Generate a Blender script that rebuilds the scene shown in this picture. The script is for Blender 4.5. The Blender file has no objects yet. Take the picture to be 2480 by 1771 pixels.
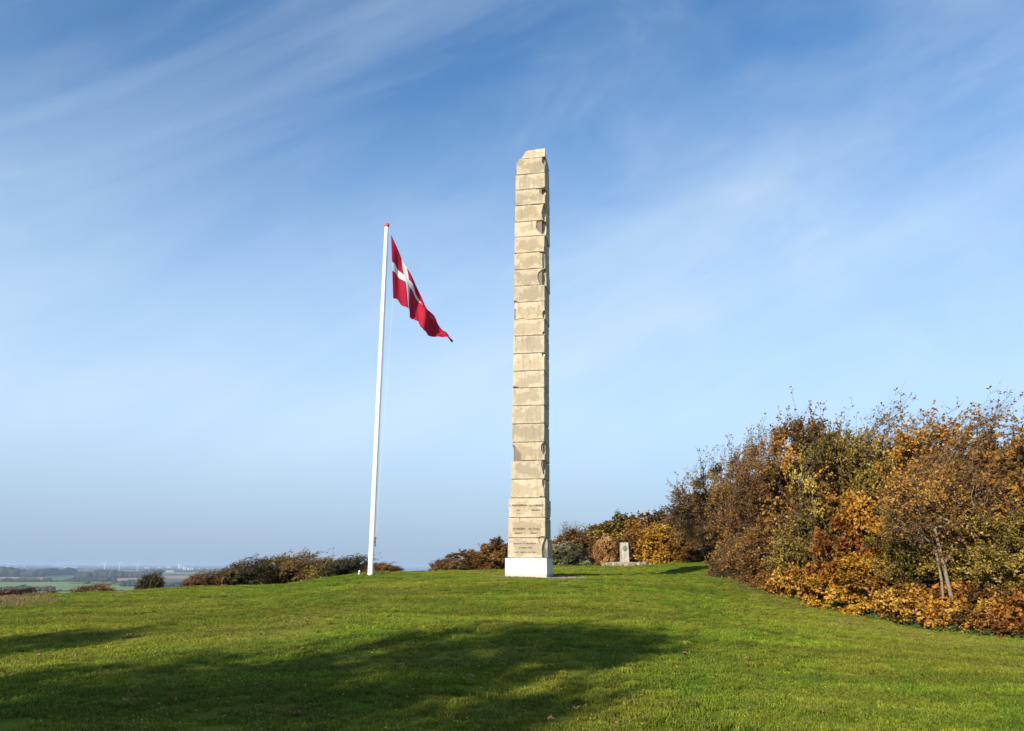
import bpy, bmesh, math, random
import numpy as np
from mathutils import Vector, Matrix, noise

random.seed(11)
rng = np.random.default_rng(11)
sc = bpy.context.scene
COL = sc.collection
R = math.radians

# ------------------------------------------------------------------ camera
EYE = 1.65
F_PX, PW, PH = 1863.0, 2480.0, 1771.0
PITCH, ROLL = R(14.6), R(0.3)
cam_data = bpy.data.cameras.new('camera')
cam_data.sensor_fit = 'HORIZONTAL'
cam_data.sensor_width = 36.0
cam_data.lens = 36.0 * F_PX / PW
cam_data.clip_start = 0.1
cam_data.clip_end = 100000.0
cam = bpy.data.objects.new('camera', cam_data)
COL.objects.link(cam)
CAM_ROT = Matrix.Rotation(math.pi / 2 + PITCH, 3, 'X') @ Matrix.Rotation(ROLL, 3, 'Z')
cam.matrix_world = Matrix.Translation((0, 0, EYE)) @ CAM_ROT.to_4x4()
sc.camera = cam

# ------------------------------------------------------------------ sun, sky, exposure
SUN_EL, SUN_PHI = R(23.0), R(57.0)            # elevation; heading of the light over the ground, from +x
LIGHT = Vector((math.cos(SUN_PHI) * math.cos(SUN_EL), math.sin(SUN_PHI) * math.cos(SUN_EL), -math.sin(SUN_EL)))
sun_data = bpy.data.lights.new('sun', 'SUN')
sun_data.energy = 5.0
sun_data.angle = R(0.53)
sun_data.color = (1.0, 0.90, 0.74)
sun = bpy.data.objects.new('sun', sun_data)
sun.rotation_euler = LIGHT.to_track_quat('-Z', 'Y').to_euler()
COL.objects.link(sun)

world = bpy.data.worlds.new('World')
sc.world = world
world.use_nodes = True
SKY_STRENGTH = 0.08


def build_world():
    nt = world.node_tree
    nt.nodes.clear()
    N, L = nt.nodes.new, nt.links.new
    out = N('ShaderNodeOutputWorld')
    bg = N('ShaderNodeBackground')
    bg.inputs['Strength'].default_value = SKY_STRENGTH
    sky = N('ShaderNodeTexSky')
    sky.sky_type = 'NISHITA'
    sky.sun_disc = False
    sky.sun_elevation = SUN_EL
    sky.sun_rotation = math.atan2(-LIGHT.x, -LIGHT.y)
    sky.altitude = 100.0
    sky.air_density = 1.0
    sky.dust_density = 0.25
    sky.ozone_density = 3.0
    tc = N('ShaderNodeTexCoord')
    nor = N('ShaderNodeVectorMath'); nor.operation = 'NORMALIZE'
    L(tc.outputs['Generated'], nor.inputs[0])
    sep = N('ShaderNodeSeparateXYZ'); L(nor.outputs[0], sep.inputs[0])

    def streaks(tilt, turn, stretch, scale, detail, lo, hi, dist, off):
        """noise on the sky sphere drawn out along one direction"""
        rot = N('ShaderNodeMapping'); rot.vector_type = 'POINT'
        rot.inputs['Rotation'].default_value = (0, tilt, turn)
        L(nor.outputs[0], rot.inputs[0])
        mp = N('ShaderNodeMapping')
        mp.inputs['Scale'].default_value = (stretch, 1, 1)
        mp.inputs['Location'].default_value = off
        L(rot.outputs[0], mp.inputs[0])
        nz = N('ShaderNodeTexNoise')
        nz.inputs['Scale'].default_value = scale
        nz.inputs['Detail'].default_value = detail
        nz.inputs['Roughness'].default_value = 0.55
        nz.inputs['Distortion'].default_value = dist
        L(mp.outputs[0], nz.inputs['Vector'])
        mr = N('ShaderNodeMapRange'); mr.interpolation_type = 'SMOOTHSTEP'
        mr.inputs['From Min'].default_value = lo
        mr.inputs['From Max'].default_value = hi
        L(nz.outputs['Fac'], mr.inputs['Value'])
        return mr.outputs['Result']

    # two sheets of thin cirrus drawn out by the wind, with broad clearer and thicker areas
    broad = streaks(R(24), R(8), 0.30, 3.0, 6.0, 0.34, 0.72, 0.5, (4.4, 4.0, 7.5))
    fine = streaks(R(27), R(-5), 0.13, 9.0, 10.0, 0.34, 0.80, 0.7, (1.9, 0.3, 5.2))
    patch = streaks(R(20), R(20), 0.7, 2.2, 3.0, 0.34, 0.66, 0.3, (3.0, 2.0, 1.0))

    def m(op, a, b, clamp=False):
        n_ = N('ShaderNodeMath'); n_.operation = op; n_.use_clamp = clamp
        for i, x in enumerate((a, b)):
            if isinstance(x, (int, float)): n_.inputs[i].default_value = x
            else: L(x, n_.inputs[i])
        return n_.outputs[0]

    def zmap(a, b, c, d):
        n_ = N('ShaderNodeMapRange'); n_.interpolation_type = 'SMOOTHSTEP'
        for k, x in zip(('From Min', 'From Max', 'To Min', 'To Max'), (a, b, c, d)): n_.inputs[k].default_value = x
        L(sep.outputs['Z'], n_.inputs['Value'])
        return n_.outputs['Result']
    cloud = m('ADD', m('MULTIPLY', broad, 0.42), m('MULTIPLY', m('MULTIPLY', fine, m('ADD', m('MULTIPLY', patch, 0.6), 0.4)), 0.24))
    cloud = m('MULTIPLY', cloud, zmap(0.03, 0.16, 0.35, 1.0))
    # thin veil lower down, where one looks through more of the cirrus layer
    fac = zmap(0.62, 0.14, 0.06, 0.78)
    hs = N('ShaderNodeHueSaturation'); hs.inputs['Saturation'].default_value = 1.26; hs.inputs['Value'].default_value = 1.52
    L(sky.outputs[0], hs.inputs['Color'])

    def mixn(f, a, b):
        n_ = N('ShaderNodeMixRGB')
        L(f, n_.inputs['Fac'])
        for k, x in (('Color1', a), ('Color2', b)):
            if isinstance(x, tuple): n_.inputs[k].default_value = (*x, 1)
            else: L(x, n_.inputs[k])
        return n_.outputs[0]
    c = mixn(fac, hs.outputs[0], (4.8, 6.3, 8.15))
    c = mixn(m('MULTIPLY', cloud, 0.95, True), c, (6.3, 7.35, 8.35))
    # blue-grey haze lying along the horizon
    c = mixn(zmap(0.20, -0.02, 0.0, 0.92), c, (2.7, 3.75, 5.15))
    L(c, bg.inputs['Color'])
    L(bg.outputs[0], out.inputs['Surface'])


build_world()
sc.view_settings.view_transform = 'Standard'
sc.view_settings.look = 'None'
sc.view_settings.gamma = 1.0
sc.view_settings.use_curve_mapping = False
sc.view_settings.exposure = 0.65
sc.render.engine = 'CYCLES'
sc.cycles.max_bounces = 5
sc.cycles.diffuse_bounces = 3
sc.cycles.glossy_bounces = 2
sc.cycles.transmission_bounces = 3
sc.cycles.volume_bounces = 0
sc.cycles.transparent_max_bounces = 8
sc.cycles.use_denoising = True

# ------------------------------------------------------------------ helpers


def ray(px, py):
    d = CAM_ROT @ Vector(((px - PW / 2) / F_PX, -(py - PH / 2) / F_PX, -1.0))
    return d


def azel(px, py):
    d = ray(px, py)
    h = math.hypot(d.x, d.y)
    return math.atan2(d.x, d.y), d.z / h


def at_range(px, py, r):
    """point on the view line at ground range r"""
    d = ray(px, py)
    k = r / math.hypot(d.x, d.y)
    return Vector((d.x * k, d.y * k, EYE + d.z * k))


def on_level(px, py, z):
    d = ray(px, py)
    k = (z - EYE) / d.z
    return Vector((d.x * k, d.y * k, z))


def tag(o, label=None, cat=None, group=None, kind=None):
    if label: o['label'] = label
    if cat: o['category'] = cat
    if group: o['group'] = group
    if kind: o['kind'] = kind
    return o


def link(o, parent=None):
    COL.objects.link(o)
    if parent is not None:
        o.parent = parent
    return o


def empty(name, loc, rz=0.0):
    o = bpy.data.objects.new(name, None)
    o.empty_display_size = 0.2
    o.location = loc
    o.rotation_euler = (0, 0, rz)
    return link(o)


def mesh_obj(name, me, mat=None, parent=None):
    o = bpy.data.objects.new(name, me)
    if mat is not None:
        if len(me.materials) == 0:
            me.materials.append(mat)
        else:
            me.materials[0] = mat
    return link(o, parent)


def np_mesh(name, verts, faces, smooth=False, attrs=None):
    """verts (n,3); faces a list of arrays (m,k) with constant k each"""
    me = bpy.data.meshes.new(name)
    verts = np.asarray(verts, dtype=np.float32)
    me.vertices.add(len(verts))
    me.vertices.foreach_set('co', verts.ravel())
    if not isinstance(faces, (list, tuple)):
        faces = [faces]
    faces = [np.asarray(f, dtype=np.int32) for f in faces if len(f)]
    tot = sum(f.size for f in faces)
    npoly = sum(len(f) for f in faces)
    me.loops.add(tot)
    me.polygons.add(npoly)
    me.loops.foreach_set('vertex_index', np.concatenate([f.ravel() for f in faces]))
    counts = np.concatenate([np.full(len(f), f.shape[1], dtype=np.int32) for f in faces])
    starts = np.concatenate([[0], np.cumsum(counts)[:-1]]).astype(np.int32)
    me.polygons.foreach_set('loop_start', starts)
    try:
        me.polygons.foreach_set('loop_total', counts)
    except Exception:
        pass
    if smooth:
        me.polygons.foreach_set('use_smooth', np.ones(npoly, dtype=bool))
    if attrs:
        for k, v in attrs.items():
            a = me.attributes.new(k, 'FLOAT', 'POINT')
            a.data.foreach_set('value', np.asarray(v, dtype=np.float32))
    me.update(calc_edges=True)
    me.validate()
    return me


def bm_mesh(name, bm, smooth=False):
    me = bpy.data.meshes.new(name)
    bmesh.ops.recalc_face_normals(bm, faces=bm.faces[:])
    if smooth:
        for f in bm.faces: f.smooth = True
    bm.to_mesh(me)
    bm.free()
    return me


def add_box(bm, lo, hi, bevel=0.0):
    r = bmesh.ops.create_cube(bm, size=1.0)
    vs = r['verts']
    for v in vs:
        v.co = Vector((lo[i] + (v.co[i] + 0.5) * (hi[i] - lo[i]) for i in range(3)))
    if bevel:
        es = list({e for v in vs for e in v.link_edges})
        bmesh.ops.bevel(bm, geom=es, offset=bevel, segments=2, affect='EDGES', profile=0.5)


def add_lathe(bm, prof, seg=20, origin=(0, 0, 0)):
    rings = []
    for r_, z in prof:
        rings.append([bm.verts.new((origin[0] + r_ * math.cos(a), origin[1] + r_ * math.sin(a), origin[2] + z))
                      for a in [2 * math.pi * i / seg for i in range(seg)]])
    for a, b in zip(rings[:-1], rings[1:]):
        for i in range(seg):
            bm.faces.new((a[i], a[(i + 1) % seg], b[(i + 1) % seg], b[i]))
    bm.faces.new(rings[0][::-1])
    bm.faces.new(rings[-1])


def frusta(A, B, ra, rb, sides):
    """separate tapered tubes from A to B, vectorised"""
    A = np.asarray(A, float); B = np.asarray(B, float)
    n = len(A)
    if n == 0:
        return np.zeros((0, 3)), np.zeros((0, 4), int)
    d = B - A
    d /= np.maximum(np.linalg.norm(d, axis=1, keepdims=True), 1e-9)
    ref = np.where(np.abs(d[:, 2:3]) < 0.9, np.array([[0, 0, 1.0]]), np.array([[1.0, 0, 0]]))
    u = np.cross(d, ref); u /= np.linalg.norm(u, axis=1, keepdims=True)
    v = np.cross(d, u)
    ang = np.arange(sides) * 2 * np.pi / sides
    c, s = np.cos(ang)[None, :, None], np.sin(ang)[None, :, None]
    off = u[:, None, :] * c + v[:, None, :] * s
    VA = A[:, None, :] + off * np.asarray(ra)[:, None, None]
    VB = B[:, None, :] + off * np.asarray(rb)[:, None, None]
    V = np.concatenate([VA, VB], axis=1).reshape(-1, 3)
    base = (np.arange(n) * 2 * sides)[:, None]
    i = np.arange(sides)[None, :]
    j = (np.arange(sides) + 1)[None, :] % sides
    Fq = np.stack([base + i, base + j, base + sides + j, base + sides + i], axis=2).reshape(-1, 4)
    return V, Fq


# ------------------------------------------------------------------ materials
MATS = {}


def new_mat(name):
    m = bpy.data.materials.new(name)
    m.use_nodes = True
    nt = m.node_tree
    b = nt.nodes['Principled BSDF']
    MATS[name] = m
    return m, nt, b


def setin(b, key, val):
    if key in b.inputs:
        b.inputs[key].default_value = val


def ramp(nt, fac, stops, interp='LINEAR'):
    r = nt.nodes.new('ShaderNodeValToRGB')
    cr = r.color_ramp
    cr.interpolation = interp
    while len(cr.elements) > 1:
        cr.elements.remove(cr.elements[-1])
    cr.elements[0].position = stops[0][0]
    cr.elements[0].color = (*stops[0][1], 1)
    for p, c in stops[1:]:
        e = cr.elements.new(p)
        e.color = (*c, 1)
    nt.links.new(fac, r.inputs['Fac'])
    return r.outputs['Color']


def noise_node(nt, vec, scale, detail=4.0, rough=0.55, dist=0.0, dim='3D'):
    n = nt.nodes.new('ShaderNodeTexNoise')
    n.inputs['Scale'].default_value = scale
    n.inputs['Detail'].default_value = detail
    n.inputs['Roughness'].default_value = rough
    n.inputs['Distortion'].default_value = dist
    if vec is not None:
        nt.links.new(vec, n.inputs['Vector'])
    return n.outputs['Fac']


def mathn(nt, op, a, b=None, clamp=False):
    n = nt.nodes.new('ShaderNodeMath')
    n.operation = op
    n.use_clamp = clamp
    for i, x in enumerate((a, b)):
        if x is None: continue
        if isinstance(x, (int, float)): n.inputs[i].default_value = x
        else: nt.links.new(x, n.inputs[i])
    return n.outputs[0]


def maprange(nt, v, a, b, c=0.0, d=1.0, smooth=True):
    n = nt.nodes.new('ShaderNodeMapRange')
    n.interpolation_type = 'SMOOTHSTEP' if smooth else 'LINEAR'
    nt.links.new(v, n.inputs['Value'])
    for k, x in zip(('From Min', 'From Max', 'To Min', 'To Max'), (a, b, c, d)):
        n.inputs[k].default_value = x
    return n.outputs['Result']


def mixc(nt, fac, a, b, mode='MIX'):
    n = nt.nodes.new('ShaderNodeMixRGB')
    n.blend_type = mode
    for k, x in (('Fac', fac), ('Color1', a), ('Color2', b)):
        if isinstance(x, (int, float)): n.inputs[k].default_value = x
        elif isinstance(x, tuple): n.inputs[k].default_value = (*x, 1)
        else: nt.links.new(x, n.inputs[k])
    return n.outputs['Color']


def bump(nt, b, h, strength, dist):
    n = nt.nodes.new('ShaderNodeBump')
    n.inputs['Strength'].default_value = strength
    n.inputs['Distance'].default_value = dist
    nt.links.new(h, n.inputs['Height'])
    nt.links.new(n.outputs['Normal'], b.inputs['Normal'])


def geo_pos(nt):
    return nt.nodes.new('ShaderNodeNewGeometry').outputs['Position']


def obj_pos(nt):
    return nt.nodes.new('ShaderNodeTexCoord').outputs['Object']


def attr(nt, name, kind='GEOMETRY'):
    n = nt.nodes.new('ShaderNodeAttribute')
    n.attribute_type = kind
    n.attribute_name = name
    return n.outputs['Fac']


def obj_random(nt):
    return nt.nodes.new('ShaderNodeObjectInfo').outputs['Random']


def plain_mat(name, col, rough=0.7, var=0.15, scale=8.0, metallic=0.0, bumpy=0.0):
    m, nt, b = new_mat(name)
    p = obj_pos(nt)
    f = noise_node(nt, p, scale, 5)
    lo = tuple(c * (1 - var) for c in col)
    hi = tuple(min(1.0, c * (1 + var)) for c in col)
    nt.links.new(ramp(nt, f, [(0.3, lo), (0.7, hi)]), b.inputs['Base Color'])
    setin(b, 'Roughness', rough)
    setin(b, 'Metallic', metallic)
    setin(b, 'Specular IOR Level', 0.3)
    if bumpy:
        bump(nt, b, noise_node(nt, p, scale * 6, 6), bumpy, 0.02)
    return m


def leaf_mat(name, stops, trans=0.25, rough=0.55):
    m, nt, b = new_mat(name)
    t = attr(nt, 'tint')
    r = obj_random(nt)
    t2 = mathn(nt, 'ADD', t, mathn(nt, 'MULTIPLY', mathn(nt, 'SUBTRACT', r, 0.5), 0.22), clamp=True)
    c = ramp(nt, t2, stops)
    nt.links.new(c, b.inputs['Base Color'])
    setin(b, 'Roughness', rough)
    setin(b, 'Specular IOR Level', 0.35)
    tr = nt.nodes.new('ShaderNodeBsdfTranslucent')
    nt.links.new(c, tr.inputs['Color'])
    mx = nt.nodes.new('ShaderNodeMixShader')
    mx.inputs['Fac'].default_value = trans
    nt.links.new(b.outputs[0], mx.inputs[1])
    nt.links.new(tr.outputs[0], mx.inputs[2])
    nt.links.new(mx.outputs[0], nt.nodes['Material Output'].inputs['Surface'])
    return m


def bark_mat(name, a, c, scale=14):
    m, nt, b = new_mat(name)
    p = obj_pos(nt)
    f = noise_node(nt, p, scale, 6, 0.6)
    nt.links.new(ramp(nt, f, [(0.3, a), (0.7, c)]), b.inputs['Base Color'])
    setin(b, 'Roughness', 0.9)
    setin(b, 'Specular IOR Level', 0.15)
    bump(nt, b, f, 0.5, 0.03)
    return m


# grass: blades and the soil under them share one field of colour patches
def grass_colour(nt, pos, tint, dry):
    big = noise_node(nt, pos, 0.16, 4, 0.6)
    mid = noise_node(nt, pos, 0.75, 4, 0.6)
    sm = noise_node(nt, pos, 3.2, 3, 0.6)
    green = ramp(nt, tint, [(0.0, (0.036, 0.072, 0.003)), (0.45, (0.100, 0.165, 0.007)), (0.8, (0.175, 0.235, 0.012)), (1.0, (0.30, 0.32, 0.05))])
    olive = ramp(nt, tint, [(0.0, (0.075, 0.090, 0.004)), (0.5, (0.175, 0.190, 0.011)), (1.0, (0.32, 0.30, 0.06))])
    straw = ramp(nt, tint, [(0.0, (0.11, 0.088, 0.026)), (0.5, (0.205, 0.165, 0.05)), (1.0, (0.34, 0.27, 0.10))])
    k = mathn(nt, 'ADD', mathn(nt, 'MULTIPLY', big, 0.55), mathn(nt, 'ADD', mathn(nt, 'MULTIPLY', mid, 0.35), mathn(nt, 'MULTIPLY', sm, 0.2)))
    f1 = maprange(nt, k, 0.42, 0.64)
    c = mixc(nt, f1, green, olive)
    mp = nt.nodes.new('ShaderNodeMapping')
    mp.inputs['Rotation'].default_value = (0, 0, R(-14)); mp.inputs['Scale'].default_value = (0.10, 0.85, 1)
    nt.links.new(pos, mp.inputs[0])
    sweep = noise_node(nt, mp.outputs[0], 1.0, 3, 0.5, 0.6)
    hv = nt.nodes.new('ShaderNodeHueSaturation')
    nt.links.new(maprange(nt, sweep, 0.34, 0.66, 0.90, 1.42), hv.inputs['Value'])
    hv.inputs['Saturation'].default_value = 1.0
    nt.links.new(c, hv.inputs['Color'])
    c = hv.outputs[0]
    d = mathn(nt, 'ADD', mathn(nt, 'MULTIPLY', dry, 1.0), mathn(nt, 'MULTIPLY', maprange(nt, k, 0.57, 0.76), 0.5))
    d2 = mathn(nt, 'MULTIPLY', d, maprange(nt, sm, 0.25, 0.62, 0.35, 1.0), clamp=True)
    return mixc(nt, d2, c, straw)


def make_grass_mats():
    m, nt, b = new_mat('lawn_ground')
    p = geo_pos(nt)
    t = noise_node(nt, p, 28.0, 6, 0.7)
    t = maprange(nt, t, 0.25, 0.8)
    c = grass_colour(nt, p, mathn(nt, 'MULTIPLY', t, 0.75), attr(nt, 'dry'))
    nt.links.new(c, b.inputs['Base Color'])
    setin(b, 'Roughness', 0.95); setin(b, 'Specular IOR Level', 0.1)
    bump(nt, b, noise_node(nt, p, 22.0, 8, 0.7), 1.0, 0.05)
    m2, nt, b = new_mat('grass_blade')
    p = geo_pos(nt)
    c = grass_colour(nt, p, attr(nt, 'tint'), attr(nt, 'dry', 'INSTANCER'))
    tone = nt.nodes.new('ShaderNodeHueSaturation')
    nt.links.new(attr(nt, 'tone', 'INSTANCER'), tone.inputs['Value'])
    nt.links.new(c, tone.inputs['Color'])
    c = tone.outputs[0]
    nt.links.new(c, b.inputs['Base Color'])
    setin(b, 'Roughness', 0.6); setin(b, 'Specular IOR Level', 0.25)
    tr = nt.nodes.new('ShaderNodeBsdfTranslucent')
    nt.links.new(c, tr.inputs['Color'])
    mx = nt.nodes.new('ShaderNodeMixShader'); mx.inputs['Fac'].default_value = 0.3
    nt.links.new(b.outputs[0], mx.inputs[1]); nt.links.new(tr.outputs[0], mx.inputs[2])
    nt.links.new(mx.outputs[0], nt.nodes['Material Output'].inputs['Surface'])


make_grass_mats()

leaf_mat('leaf_brown', [(0.0, (0.075, 0.036, 0.011)), (0.35, (0.165, 0.078, 0.019)), (0.7, (0.26, 0.130, 0.028)), (1.0, (0.36, 0.21, 0.06))])
leaf_mat('leaf_dull', [(0.0, (0.075, 0.042, 0.015)), (0.4, (0.165, 0.092, 0.030)), (0.75, (0.245, 0.145, 0.042)), (1.0, (0.32, 0.21, 0.06))])
leaf_mat('leaf_olive', [(0.0, (0.050, 0.042, 0.008)), (0.35, (0.115, 0.088, 0.014)), (0.7, (0.20, 0.145, 0.022)), (1.0, (0.34, 0.23, 0.045))])
leaf_mat('leaf_gold_olive', [(0.0, (0.11, 0.078, 0.014)), (0.35, (0.23, 0.155, 0.026)), (0.7, (0.35, 0.235, 0.038)), (1.0, (0.50, 0.36, 0.08))])
leaf_mat('leaf_tan', [(0.0, (0.20, 0.09, 0.03)), (0.4, (0.40, 0.20, 0.06)), (0.8, (0.56, 0.33, 0.11)), (1.0, (0.64, 0.45, 0.22))])
leaf_mat('leaf_moss', [(0.0, (0.075, 0.056, 0.011)), (0.35, (0.17, 0.120, 0.020)), (0.7, (0.28, 0.195, 0.032)), (1.0, (0.44, 0.33, 0.07))])
leaf_mat('leaf_mixed', [(0.0, (0.065, 0.040, 0.010)), (0.3, (0.15, 0.080, 0.016)), (0.6, (0.27, 0.125, 0.020)), (0.85, (0.36, 0.17, 0.026)), (1.0, (0.43, 0.24, 0.05))])
leaf_mat('leaf_orange', [(0.0, (0.13, 0.045, 0.010)), (0.35, (0.27, 0.105, 0.014)), (0.7, (0.40, 0.19, 0.02)), (1.0, (0.52, 0.31, 0.05))])
leaf_mat('leaf_golden', [(0.0, (0.18, 0.08, 0.010)), (0.4, (0.38, 0.19, 0.016)), (0.8, (0.50, 0.29, 0.024)), (1.0, (0.58, 0.40, 0.07))])
leaf_mat('leaf_pale', [(0.0, (0.12, 0.075, 0.03)), (0.4, (0.24, 0.15, 0.055)), (0.8, (0.36, 0.24, 0.10)), (1.0, (0.48, 0.36, 0.19))])
leaf_mat('leaf_sage', [(0.0, (0.050, 0.055, 0.024)), (0.4, (0.12, 0.125, 0.055)), (0.8, (0.22, 0.215, 0.105)), (1.0, (0.34, 0.32, 0.18))], 0.15)
leaf_mat('leaf_rust', [(0.0, (0.07, 0.028, 0.014)), (0.4, (0.15, 0.062, 0.030)), (0.8, (0.23, 0.11, 0.05)), (1.0, (0.30, 0.18, 0.08))])
leaf_mat('leaf_dark', [(0.0, (0.018, 0.020, 0.008)), (0.45, (0.045, 0.042, 0.014)), (0.8, (0.085, 0.07, 0.022)), (1.0, (0.15, 0.10, 0.035))])
leaf_mat('leaf_nettle', [(0.0, (0.022, 0.045, 0.010)), (0.5, (0.055, 0.10, 0.018)), (1.0, (0.11, 0.16, 0.035))])
leaf_mat('leaf_fallen', [(0.0, (0.22, 0.10, 0.04)), (1.0, (0.42, 0.24, 0.11))])
leaf_mat('dry_blade', [(0.0, (0.10, 0.065, 0.028)), (0.5, (0.21, 0.145, 0.06)), (1.0, (0.34, 0.25, 0.12))])
bark_mat('bark_brown', (0.055, 0.040, 0.028), (0.135, 0.10, 0.072))
bark_mat('bark_pale', (0.12, 0.095, 0.065), (0.27, 0.215, 0.15))
bark_mat('bark_grey', (0.085, 0.064, 0.046), (0.20, 0.155, 0.115))


def make_stone():
    m, nt, b = new_mat('sandstone')
    oi = nt.nodes.new('ShaderNodeObjectInfo')
    tc = nt.nodes.new('ShaderNodeTexCoord')
    off = nt.nodes.new('ShaderNodeVectorMath'); off.operation = 'MULTIPLY_ADD'
    off.inputs[1].default_value = (31, 17, 23)
    nt.links.new(oi.outputs['Random'], off.inputs[0])
    nt.links.new(tc.outputs['Object'], off.inputs[2])
    p = off.outputs[0]
    cloud = noise_node(nt, p, 2.1, 9, 0.68, 0.3)
    speck = noise_node(nt, p, 24.0, 7, 0.72)
    pits = noise_node(nt, p, 55.0, 3, 0.6)
    run = nt.nodes.new('ShaderNodeMapping'); run.inputs['Scale'].default_value = (7, 7, 0.55); nt.links.new(p, run.inputs[0])
    runs = noise_node(nt, run.outputs[0], 1.6, 6, 0.65)
    gs = nt.nodes.new('ShaderNodeSeparateXYZ'); nt.links.new(tc.outputs['Generated'], gs.inputs[0])
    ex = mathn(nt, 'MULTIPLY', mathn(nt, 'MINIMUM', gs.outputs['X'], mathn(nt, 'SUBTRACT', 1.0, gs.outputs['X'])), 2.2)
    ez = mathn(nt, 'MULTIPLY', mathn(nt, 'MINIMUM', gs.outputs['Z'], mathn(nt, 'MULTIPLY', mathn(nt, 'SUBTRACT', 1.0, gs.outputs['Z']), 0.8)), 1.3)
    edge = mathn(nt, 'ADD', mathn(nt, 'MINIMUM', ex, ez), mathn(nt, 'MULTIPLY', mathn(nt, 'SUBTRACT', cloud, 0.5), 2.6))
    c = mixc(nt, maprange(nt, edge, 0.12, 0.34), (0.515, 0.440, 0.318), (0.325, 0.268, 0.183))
    block = ramp(nt, oi.outputs['Random'], [(0.0, (0.34, 0.300, 0.23)), (0.22, (0.50, 0.425, 0.305)), (0.45, (0.265, 0.228, 0.17)), (0.62, (0.42, 0.352, 0.25)), (0.8, (0.315, 0.258, 0.178))], 'CONSTANT')
    c = mixc(nt, 0.46, c, block)
    c = mixc(nt, maprange(nt, noise_node(nt, p, 5.0, 6, 0.65), 0.52, 0.72, 0.0, 0.6), c, (0.225, 0.19, 0.135))
    c = mixc(nt, maprange(nt, runs, 0.58, 0.72, 0.0, 0.45), c, (0.56, 0.49, 0.37))
    c = mixc(nt, maprange(nt, runs, 0.46, 0.32, 0.0, 0.55), c, (0.21, 0.18, 0.135))
    c = mixc(nt, maprange(nt, speck, 0.54, 0.72, 0.0, 0.6), c, (0.175, 0.14, 0.095))
    c = mixc(nt, maprange(nt, pits, 0.64, 0.74, 0.0, 0.6), c, (0.10, 0.08, 0.055))
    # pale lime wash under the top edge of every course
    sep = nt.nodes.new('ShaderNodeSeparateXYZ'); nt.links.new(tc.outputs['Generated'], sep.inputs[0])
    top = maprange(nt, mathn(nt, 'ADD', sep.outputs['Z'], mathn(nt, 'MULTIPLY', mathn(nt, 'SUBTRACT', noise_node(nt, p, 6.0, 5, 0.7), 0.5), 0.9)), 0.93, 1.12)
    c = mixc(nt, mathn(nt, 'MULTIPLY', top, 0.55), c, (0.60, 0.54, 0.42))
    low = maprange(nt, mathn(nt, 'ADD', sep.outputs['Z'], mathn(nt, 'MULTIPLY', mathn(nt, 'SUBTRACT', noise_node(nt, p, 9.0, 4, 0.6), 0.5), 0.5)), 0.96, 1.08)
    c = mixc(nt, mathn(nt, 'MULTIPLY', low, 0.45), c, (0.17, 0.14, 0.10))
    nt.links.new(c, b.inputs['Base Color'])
    setin(b, 'Roughness', 0.92); setin(b, 'Specular IOR Level', 0.2)
    h = mathn(nt, 'ADD', mathn(nt, 'MULTIPLY', noise_node(nt, p, 7.0, 8, 0.65), 1.0), mathn(nt, 'MULTIPLY', speck, 0.5))
    bump(nt, b, h, 0.55, 0.03)
    m, nt, b = new_mat('weathered_granite')
    p = obj_pos(nt)
    mp = nt.nodes.new('ShaderNodeMapping'); mp.inputs['Scale'].default_value = (5, 5, 0.7); nt.links.new(p, mp.inputs[0])
    c = ramp(nt, noise_node(nt, mp.outputs[0], 2.0, 6, 0.65), [(0.3, (0.20, 0.17, 0.13)), (0.55, (0.40, 0.37, 0.30)), (0.75, (0.47, 0.44, 0.37))])
    nt.links.new(c, b.inputs['Base Color']); setin(b, 'Roughness', 0.9)
    bump(nt, b, noise_node(nt, p, 20, 6), 0.4, 0.02)
    m, nt, b = new_mat('field_stone')
    p = obj_pos(nt)
    r = obj_random(nt)
    c = ramp(nt, r, [(0.0, (0.15, 0.11, 0.075)), (0.5, (0.24, 0.185, 0.13)), (1.0, (0.34, 0.28, 0.21))])
    c = mixc(nt, maprange(nt, noise_node(nt, p, 9, 5), 0.45, 0.7, 0, 0.6), c, (0.16, 0.125, 0.085))
    nt.links.new(c, b.inputs['Base Color']); setin(b, 'Roughness', 0.92)
    bump(nt, b, noise_node(nt, p, 16, 6), 0.6, 0.03)
    m, nt, b = new_mat('gravel')
    p = geo_pos(nt)
    v = nt.nodes.new('ShaderNodeTexVoronoi'); v.inputs['Scale'].default_value = 26
    nt.links.new(p, v.inputs['Vector'])
    sv = nt.nodes.new('ShaderNodeSeparateXYZ'); nt.links.new(v.outputs['Color'], sv.inputs[0])
    c = ramp(nt, sv.outputs['X'], [(0, (0.12, 0.11, 0.075)), (0.5, (0.22, 0.20, 0.15)), (1, (0.33, 0.30, 0.24))])
    nt.links.new(c, b.inputs['Base Color']); setin(b, 'Roughness', 0.95)
    bump(nt, b, v.outputs['Distance'], -0.8, 0.04)


make_stone()


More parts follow.
